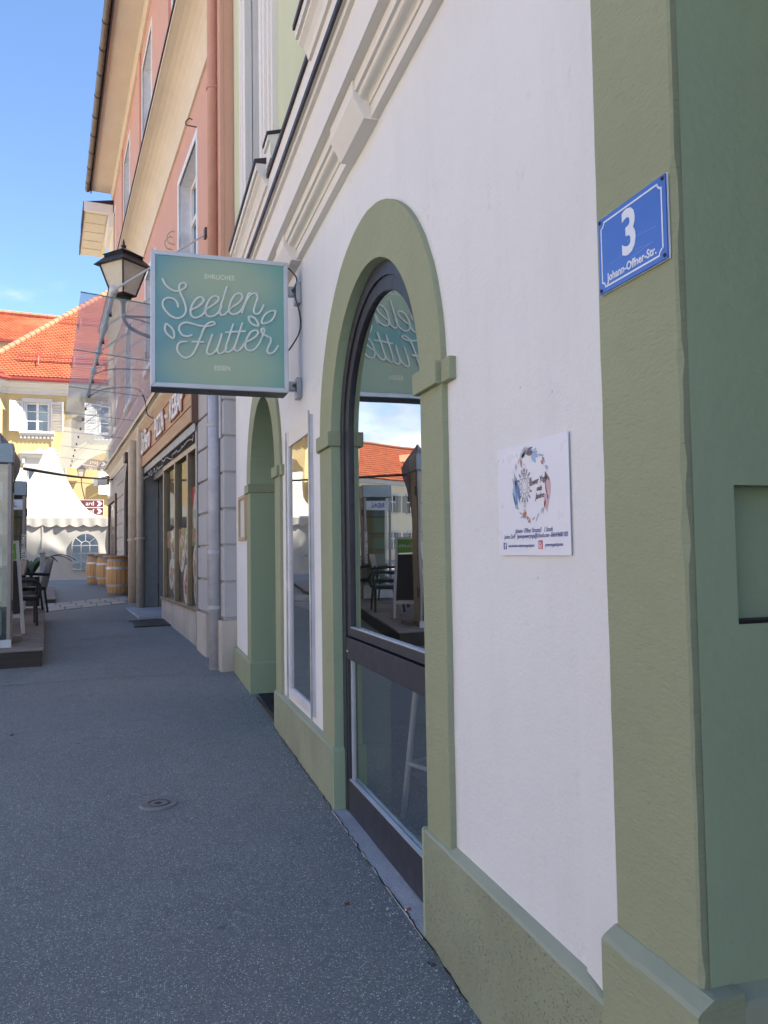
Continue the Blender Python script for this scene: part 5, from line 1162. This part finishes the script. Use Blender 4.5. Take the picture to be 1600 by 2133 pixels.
for k in range(4):
    rot = Matrix.Rotation(k*pi/2, 4, 'Z'); vs = []; nx, nz = 90, 40; ph = k*1.7
    for i in range(nz+1):
        z = ez*i/nz-.02
        for j in range(nx+1):
            u = (j/nx*2-1)*TH_
            f = .045*sin((u*1.6+z*1.25+ph)*2.6)*sin(z*1.5+.3)+.035*sin((u*2.4-z*1.9)*2.1+ph)*math.exp(-((u+1.2)**2)/1.6)+.02*sin(u*9+z*2+ph)*(1-z/ez)
            if k == 0: f *= min(1, abs(u-1.58)/.9+.12)
            vs.append(rot @ Vector((u, -TH_+.05+f*(1 if abs(u) < TH_-.05 else .2), z)))
    MB().add(vs, [(i*(nx+1)+j, i*(nx+1)+j+1, (i+1)*(nx+1)+j+1, (i+1)*(nx+1)+j) for i in range(nz) for j in range(nx)]).build('side_curtain', 'canvas', TT, smooth=True, fix=False)
box('seam', 'canvas', TT, (-.03, .03, -2.49, -2.44, 0, ez-.3)); box('skirt_weight', 'canvas', TT, (-2.5, 2.5, -2.56, -2.46, -.12, .06), .02)
wx, wz = 1.58, g(TY)
wh = (wx-.49, wx+.49, 1.03-wz, 2.0-wz, True)
win = MB().add([(u, -2.52, z) for u, z in outline(wh, 20)], [tuple(range(23))]).build('arched_window', 'glass_far', TT, fix=False)
band(outline(wh, 20, -.02), outline(wh, 20, .03), -2.535, -2.515).build('window_rim', 'canvas', win)
for b_ in ((wx-.177, wx-.147, -2.535, -2.522, 1.03-wz, 2.0-wz), (wx+.147, wx+.177, -2.535, -2.522, 1.03-wz, 2.0-wz), *((wx-.49, wx+.49, -2.537, -2.521, z-wz, z+.03-wz) for z in (1.03, 1.35, 1.68, 1.99))): box('muntin', 'canvas', win, b_)
band(outline((wx-.162, wx+.162, 2.0-wz, 2.0-wz, True), 12), outline((wx-.162, wx+.162, 2.0-wz, 2.0-wz, True), 12, .03), -2.536, -2.52).build('muntin', 'canvas', win)
for a in (40, 90, 140): MB().tube([(wx+.17*cos(R(a)), -2.528, 2.0-wz+.17*sin(R(a))), (wx+.48*cos(R(a)), -2.528, 2.0-wz+.48*sin(R(a)))], .013, 4).build('muntin', 'canvas', win)

# ------------------------------------------------------------------ oak barrels used as tables
def barrel(loc, rz, label, H=1.0, Rm=.345, Re=.27):
    t = empty('oak_barrel', loc, rz, label, 'barrel', 'oak barrel tables by the pink building'); ns = 18
    rad = lambda z: Re+(Rm-Re)*(1-(2*z/H-1)**2)
    rb_ = random.Random(int(loc[1]*10))
    for k in range(ns):
        a0, a1 = 2*pi*k/ns+.012, 2*pi*(k+1)/ns-.012; m = MB(); vs = []; nz = 8; j = rb_.uniform(-.003, .003)
        for i in range(nz+1):
            z = H*i/nz
            for a in (a0, (a0+a1)/2, a1): r_ = rad(z)+j+(.003 if a == (a0+a1)/2 else 0); vs.append((r_*cos(a), r_*sin(a), z))
        fs = [(i*3+q, i*3+q+1, i*3+q+4, i*3+q+3) for i in range(nz) for q in range(2)]
        m.add(vs, fs).build('stave', 'oak', t, smooth=True, fix=False)
    MB().lathe([(rad(z)-.008, z) for z in (0.01, .25, .5, .75, .99)], 24).build('inner_shell', 'deck_dark', t, fix=False)
    for z in (.02, .24, .70, .90): MB().lathe([(rad(z)+.004, z), (rad(z)+.010, z), (rad(z+.06)+.010, z+.06), (rad(z+.06)+.004, z+.06)], 28).build('hoop', 'galv' if z in (.24, .70) else 'greyframe', t)
    MB().lathe([(.0001, H+.045), (Rm+.06, H+.045), (Rm+.065, H+.03), (Rm+.06, H), (.0001, H)], 28).build('round_top', 'oak_top', t)
barrel((-.56, 22.0, g(22)), 0, 'nearest and largest honey oak barrel, in front of the grey wall', 1.02, .335, .265)
barrel((-1.47, 28.6, g(28.6)), .7, 'honey oak barrel at the far left of the row, before the tent wall'); barrel((-1.06, 27.2, g(27.2)), 1.3, 'honey oak barrel in the middle, half hidden by the wall corner')

# ------------------------------------------------------------------ terrace decks, furniture
KR = TH
def kx(y): return -1.15-(y-10.5)*math.tan(TH)   # right-hand edge of the deck
def deck(name, y0, y1, zt0, zt1, x_right, wdt, lab, thick=.22):
    t = empty(name, (x_right, y0, 0), TH, lab, 'deck', 'wooden terrace decks'); L = (y1-y0)/cos(TH); n_ = int(L/.145); rd = random.Random(n_)
    for k in range(n_):
        a = k*L/n_; z = zt0+(zt1-zt0)*a/L; j = rd.uniform(-.004, .004)
        box('plank', 'deck', t, (-wdt, j, a+.004, a+L/n_-.005, z-.028, z+rd.uniform(-.002, .002)), .003)
    gz = g(y0); slope = (zt1-zt0)/L
    for nm, y_, z_ in (('front_board', 0.01, zt0), ('rear_board', L-.05, zt1)): box(nm, 'deck_dark', t, (-wdt+.01, -.02, y_, y_+.035, z_-thick-.03, z_-.03))
    MB().add([(-.018, .045, zt0-thick-.03), (-.018, L-.05, zt1-thick-.05), (-.018, L-.05, zt1-.03), (-.018, .045, zt0-.03), (-.06, .045, zt0-thick-.03), (-.06, L-.05, zt1-thick-.05), (-.06, L-.05, zt1-.03), (-.06, .045, zt0-.03)], [(0, 1, 2, 3), (4, 5, 6, 7), (0, 1, 5, 4), (1, 2, 6, 5), (2, 3, 7, 6), (3, 0, 4, 7)]).build('side_board', 'deck_dark', t)
    return t
dz = lambda y: .465+.04*(y-10.5)
deck('terrace_deck', 10.5, 15.6, dz(10.5), dz(15.6), kx(10.5), 3.6, 'weathered grey timber deck in front, under the display kiosks')
deck('terrace_deck', 20.0, 25.5, .60, .68, -1.92, 3.4, 'further weathered timber deck before the tent, beyond the stone strip', .14)

def kiosk(x, y, zb, zt, label, w=1.15, d=.42, stripe='REAL'):
    t = empty('display_kiosk', (x, y, 0), TH, label, 'kiosk', 'glazed steel display kiosks on the terrace')
    # local x: right edge at 0, front at y=0 (faces -y)
    for x0 in (-.045, -w): box('post', 'kiosk_post', t, (x0, x0+.045, .0, .045, zb, zt-.25), .003); box('post', 'kiosk_post', t, (x0, x0+.045, d-.045, d, zb, zt-.25), .003)
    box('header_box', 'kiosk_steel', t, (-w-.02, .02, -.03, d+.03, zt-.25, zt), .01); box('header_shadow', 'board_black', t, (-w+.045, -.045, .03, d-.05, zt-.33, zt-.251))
    box('base_panel', 'kiosk_panel', t, (-w-.01, .012, -.014, -.002, zb-.0, zb+.27), .004); box('base_box', 'kiosk_post', t, (-w, .0, .0, d, zb, zb+.25))
    box('side_strip', 'kiosk_tan', t, (.001, .012, .05, d-.05, zb+.26, zt-.26)); box('back_panel', 'kiosk_tan', t, (-w+.046, -.046, d-.03, d-.02, zb+.25, zt-.25))
    MB().quad((-w+.045, .012, zb+.27), (-.045, .012, zb+.27), (-.045, .012, zt-.26), (-w+.045, .012, zt-.26)).build('glass_pane', 'glass_kiosk', t, fix=False)
    hs = (zt-zb-.6)/5; rk = random.Random(int(y))
    for k in range(6):
        z = zb+.30+k*hs
        if k < 5: box('shelf', 'glass_edge', t, (-w+.05, -.05, .05, d-.05, z, z+.012))
        if k < 5:
            for q in range(3):
                xx = -w+.12+q*.34
                if xx+.24 > -.05: break
                box('leaflet', rk.choice(['paper', 'paper_green', 'paper_blue', 'paper']), t, (xx, xx+.24, .14+.02*q, .145+.02*q, z+.013, z+.013+rk.uniform(.22, .33)))
    if stripe:
        s_ = box('name_strip', 'kiosk_panel', t, (-w+.045, -.045, -.002, .010, zt-.50, zt-.32)); text(stripe, .12, (-w/2+.0, -.0035, zt-.412), (1, 0, 0), UP, 'fb_blue', 'strip_text', s_, .001, bold=.003)
        text('04352/2381-1042', .105, (-.022, -.0025, zt-1.25), (0, 0, 1), (-1, 0, 0), 'white_print', 'phone_number', t, .001, squeeze=.85)
    for z in (zb+.62, zt-.62): box('hinge', 'iron', t, (.0125, .03, .03, .06, z, z+.14))
    return t
kiosk(-1.555, 10.72, .30, 3.03, 'nearest grey steel display kiosk with glass front, cut by the left picture edge', stripe=None)
kiosk(-1.95, 15.0, .66, 2.93, 'further and narrower display kiosk with a blue lettered strip, behind the sandwich board', w=.56)

AF = empty('sandwich_board', (-1.89, 12.05, dz(12.05)), R(28), 'folding sandwich board with a green header above its black panel on the deck', 'sign board')
def aframe(sgn):
    z1 = 1.3; y0, y1 = sgn*-.28, sgn*-.02
    P = lambda x, t, o=0: (x, y0+(y1-y0)*t+o, z1*t)
    for x in (-.22, .22):
        a, b = P(x, 0), P(x, 1); MB().add([(a[0]-.022, a[1]-.014, a[2]), (a[0]+.022, a[1]-.014, a[2]), (a[0]+.022, a[1]+.014, a[2]), (a[0]-.022, a[1]+.014, a[2]), (b[0]-.022, b[1]-.014, b[2]), (b[0]+.022, b[1]-.014, b[2]), (b[0]+.022, b[1]+.014, b[2]), (b[0]-.022, b[1]+.014, b[2])], [(0, 3, 2, 1), (4, 5, 6, 7), (0, 1, 5, 4), (1, 2, 6, 5), (2, 3, 7, 6), (3, 0, 4, 7)]).build('leg', 'sign_alu', AF)
    def pan(name, mat, t0, t1, x0=-.198, x1=.198, o=0.0, th=.008):
        a, b = P(0, t0, o), P(0, t1, o); MB().add([(x0, a[1], a[2]), (x1, a[1], a[2]), (x1, b[1], b[2]), (x0, b[1], b[2]), (x0, a[1]+th, a[2]), (x1, a[1]+th, a[2]), (x1, b[1]+th, b[2]), (x0, b[1]+th, b[2])], [(0, 1, 2, 3), (7, 6, 5, 4), (0, 1, 5, 4), (1, 2, 6, 5), (2, 3, 7, 6), (3, 0, 4, 7)]).build(name, mat, AF)
    pan('black_panel', 'board_black', .22, .78); pan('header_panel', 'green_panel', .80, .97); pan('cross_rail', 'sign_alu', .17, .21, o=-.003, th=.014); pan('top_rail', 'sign_alu', .97, 1.0, o=-.004, th=.02)
    if sgn > 0:
        a = P(.02, .885, -.0025); text('mJam', .14, a, (1, 0, 0), (0, .26*.2, 1), 'white_print', 'header_text', AF, .001, bold=.002)
aframe(1); aframe(-1)

def armchair(loc, rz, label, back='wicker'):
    t = empty('armchair', loc, rz, label, 'chair', 'terrace armchairs')
    m = MB().box(-.27, .27, -.25, .25, .38, .44); m.build('seat', 'wicker', t, bevel=.015)
    MB().add([(-.27, .22, .42), (.27, .22, .42), (.26, .34, .93), (-.26, .34, .93), (-.27, .26, .42), (.27, .26, .42), (.26, .37, .93), (-.26, .37, .93)], [(0, 1, 2, 3), (7, 6, 5, 4), (0, 1, 5, 4), (1, 2, 6, 5), (2, 3, 7, 6), (3, 0, 4, 7)]).build('backrest', back, t, bevel=.01)
    for s in (-1, 1):
        MB().tube([(s*.25, -.22, .40), (s*.255, -.23, 0)], .019, 8).build('leg', 'wicker', t); MB().tube([(s*.25, .22, .40), (s*.255, .27, 0)], .019, 8).build('leg', 'wicker', t)
        MB().tube(smooth_path([(s*.27, -.24, .40), (s*.275, -.27, .52), (s*.275, -.25, .63), (s*.275, -.14, .675), (s*.275, .08, .66), (s*.27, .30, .65)], 5), .024, 8).build('armrest', 'wicker', t)
    return t
armchair((-1.76, 12.95, dz(12.95)), R(100), 'black wicker armchair nearest the camera, behind the sandwich board')
armchair((-2.25, 14.35, dz(14.35)), R(-60), 'armchair with taupe sling back turned to the table, left of its neighbour', 'textile')
armchair((-1.86, 14.75, dz(14.75)), R(-75), 'armchair with taupe sling back beside the pale planter post', 'textile')
tb = empty('terrace_table', (-2.65, 13.6, dz(13.6)), TH, 'square black table among the wicker armchairs', 'table'); box('tabletop', 'textile', tb, (-.4, .4, -.4, .4, .70, .73), .005)
for sx in (-.36, .36):
    for sy in (-.36, .36): MB().tube([(sx, sy, 0), (sx, sy, .7)], .022, 8).build('leg', 'wicker', tb)
pp_ = empty('potted_palm', (-2.08, 16.9, .62), .3, 'potted palm with arching leaves at the rear of the deck', 'plant')
MB().lathe([(.0001, .0), (.16, .0), (.22, .42), (.24, .44), (.20, .42), (.0001, .40)], 18).build('pot', 'pot', pp_)
pp_.scale = (1.3,)*3
rp = random.Random(21)
for k in range(15):
    a = rp.uniform(0, 6.28); L = rp.uniform(.45, .75); up_ = rp.uniform(.7, 1.35); vs = []; n_ = 8
    for i in range(n_+1):
        t = i/n_; r_ = L*t*cos(up_*(1-.6*t)); z = .42+L*t*sin(up_)*(1.15-.75*t*t); w_ = .045*sin(pi*min(1, t*.93+.05))
        c_ = Vector((r_*cos(a), r_*sin(a), z)); sd = Vector((-sin(a), cos(a), 0)); vs += [c_-sd*w_, c_+Vector((0, 0, -.012)), c_+sd*w_]
    MB().add(vs, [(i*3+q, i*3+q+1, i*3+q+4, i*3+q+3) for i in range(n_) for q in range(2)]).build('frond', 'leaf', pp_, smooth=True, fix=False)
po_ = empty('planter_post', (-1.80, 16.2, .6), TH, 'slim pale lilac post at the deck rear before the tent wall', 'post'); box('shaft', 'pipe_grey', po_, (-.045, .045, -.045, .045, 0, 1.05), .006); box('cap', 'greyframe', po_, (-.055, .055, -.055, .055, 1.05, 1.07), .004)

PU = empty('parasol', (-1.80, 11.35, dz(11.35)), 0, 'furled grey lilac market parasol standing behind the near kiosk', 'parasol')
MB().tube([(0, 0, 0), (0, 0, 2.75)], .028, 10).build('pole', 'kiosk_post', PU); MB().lathe([(.0001, 0), (.30, 0), (.30, .06), (.05, .10), (.05, .3)], 20).build('base', 'kiosk_post', PU)
vs = []; n_ = 48; pz = [(1.0, .07), (1.4, .09), (1.8, .11), (2.05, .15), (2.22, .20), (2.36, .21), (2.5, .15), (2.62, .08), (2.70, .03)]
for z, r_ in pz:
    for k in range(n_): a = 2*pi*k/n_; q = r_*(1+.28*sin(a*8+z*2)*(1 if r_ > .06 else .2)); vs.append((q*cos(a), q*sin(a), z+.03*sin(a*4)))
MB().add(vs, [(i*n_+k, i*n_+(k+1) % n_, (i+1)*n_+(k+1) % n_, (i+1)*n_+k) for i in range(len(pz)-1) for k in range(n_)]).build('furled_canopy', 'lavender', PU, smooth=True, fix=False)
MB().lathe([(.135, 1.78), (.145, 1.78), (.145, 1.84), (.135, 1.84)], 20).build('tie_band', 'lavender', PU)

# ------------------------------------------------------------------ houses across the square (mirrored in the door glass; left row added for bounce light)
def far_house(x, y, rz, w, d, he, hr, wall, label, dorm=2):
    t = empty('square_house', (x, y, g(y)), rz, label, 'building', 'houses across the square')
    hs = [(-w/2+1.1+k*2.3, -w/2+2.1+k*2.3, z, z+1.5, False) for k in range(int((w-1.2)/2.3)) for z in (.9, 4.2) if z+1.5 < he-.4]
    fm = facade(-w/2, w/2, -1, he, hs, 0).build('front_wall', wall, t, fix=False)
    box('house_body', wall, t, (-w/2, w/2, -d, -.3, -1, he))
    for h in hs:
        a, b, za, zb, _ = h
        w_ = MB().box(a, a+.08, -.14, -.06, za, zb).box(b-.08, b, -.14, -.06, za, zb).box((a+b)/2-.05, (a+b)/2+.05, -.14, -.06, za, zb).box(a+.08, b-.08, -.139, -.065, za+.9, za+.98).build('window', 'white_paint', t)
        MB().quad((a, -.1, za), (b, -.1, za), (b, -.1, zb), (a, -.1, zb)).build('pane', 'glass_far', w_, fix=False); box('window_trim', 'yellow_white', t, (a-.15, b+.15, -.02, .06, zb, zb+.2)); box('window_sill', 'yellow_white', t, (a-.15, b+.15, -.02, .12, za-.12, za))
        for s0, s1 in ((a-.5, a-.03), (b+.03, b+.5)): box('shutter', 'greyframe', t, (s0, s1, -.01, .05, za, zb))
    box('eaves_cornice', 'yellow_white', t, (-w/2-.1, w/2+.1, -.02, .35, he-.35, he)); 
    roof_plane('roof_tiles', (w/2+.3, .55, he+.02), (-w/2-.3, .55, he+.02), (w/2+.3, -d*.45, hr), (-w/2-.3, -d*.45, hr), t, .42, .36)
    MB().add([(-w/2-.3, -d*.45, hr), (w/2+.3, -d*.45, hr), (w/2+.3, -d-.4, he), (-w/2-.3, -d-.4, he)], [(0, 1, 2, 3)]).build('rear_roof', 'red_terracotta', t, fix=False)
    MB().tube([(-w/2-.3, -d*.45, hr+.03), (w/2+.3, -d*.45, hr+.03)], .16, 8).build('ridge', 'hip_tile', t)
    for s in (-w/2, w/2): MB().add([(s, -.02, he), (s, -d, he), (s, -d*.45, hr)], [(0, 1, 2)]).build('gable', wall, t, fix=False)
    sl = (hr-he)/(d*.45+.55)
    for k in range(dorm):
        u = -w/2+(k+.5)*w/dorm; y_ = -1.0; zb = he+sl*1.2
        dmr = box('dormer', 'white_paint', t, (u-.75, u+.75, y_-2.2, y_, zb-.3, zb+1.15)); MB().quad((u-.55, y_+.01, zb+.15), (u+.55, y_+.01, zb+.15), (u+.55, y_+.01, zb+1.0), (u-.55, y_+.01, zb+1.0)).build('pane', 'glass_far', dmr, fix=False)
        MB().box(u-.04, u+.04, y_+.012, y_+.04, zb+.15, zb+1.0).build('mullion', 'white_paint', dmr)
        MB().prism([(u-.95, zb+1.1), (u, zb+1.85), (u+.95, zb+1.1), (u+.95, zb+1.2), (u, zb+1.95), (u-.95, zb+1.2)], y_-3, y_+.3, 'y').build('dormer_roof', 'hip_tile', dmr)
    return t
# rotation: local +y is the front; turn it to look back down the square
far_house(-18.5, 65.5, pi-R(30), 20, 9, 7.0, 10.9, 'cream_house', 'cream two storey house with paired dormers across the square')
far_house(-37.0, 72, pi-R(10), 13, 9, 6.9, 11.8, 'yellow_white', 'off white house with three dormers across the square', 3)
far_house(-52, 60, pi+R(20), 14, 9, 8.4, 12.4, 'yellow', 'ochre yellow house at the left end across the square', 3)
far_house(-24.5, 22, pi+R(90), 16, 9, 8.2, 12.5, 'cream_house', 'unseen long cream house added left of the square for bounce light, farthest of its row', 3)  # this left row is out of view, added to throw warm sunlight back
far_house(-24.5, 4, pi+R(90), 17, 9, 9.0, 13.0, 'cream_house', 'unseen tall cream house added straight across from the green building for bounce light', 3)
far_house(-24.5, -15, pi+R(90), 17, 9, 8.4, 12.6, 'cream_house', 'unseen cream house added to the left row for bounce light, nearest the camera side', 3)
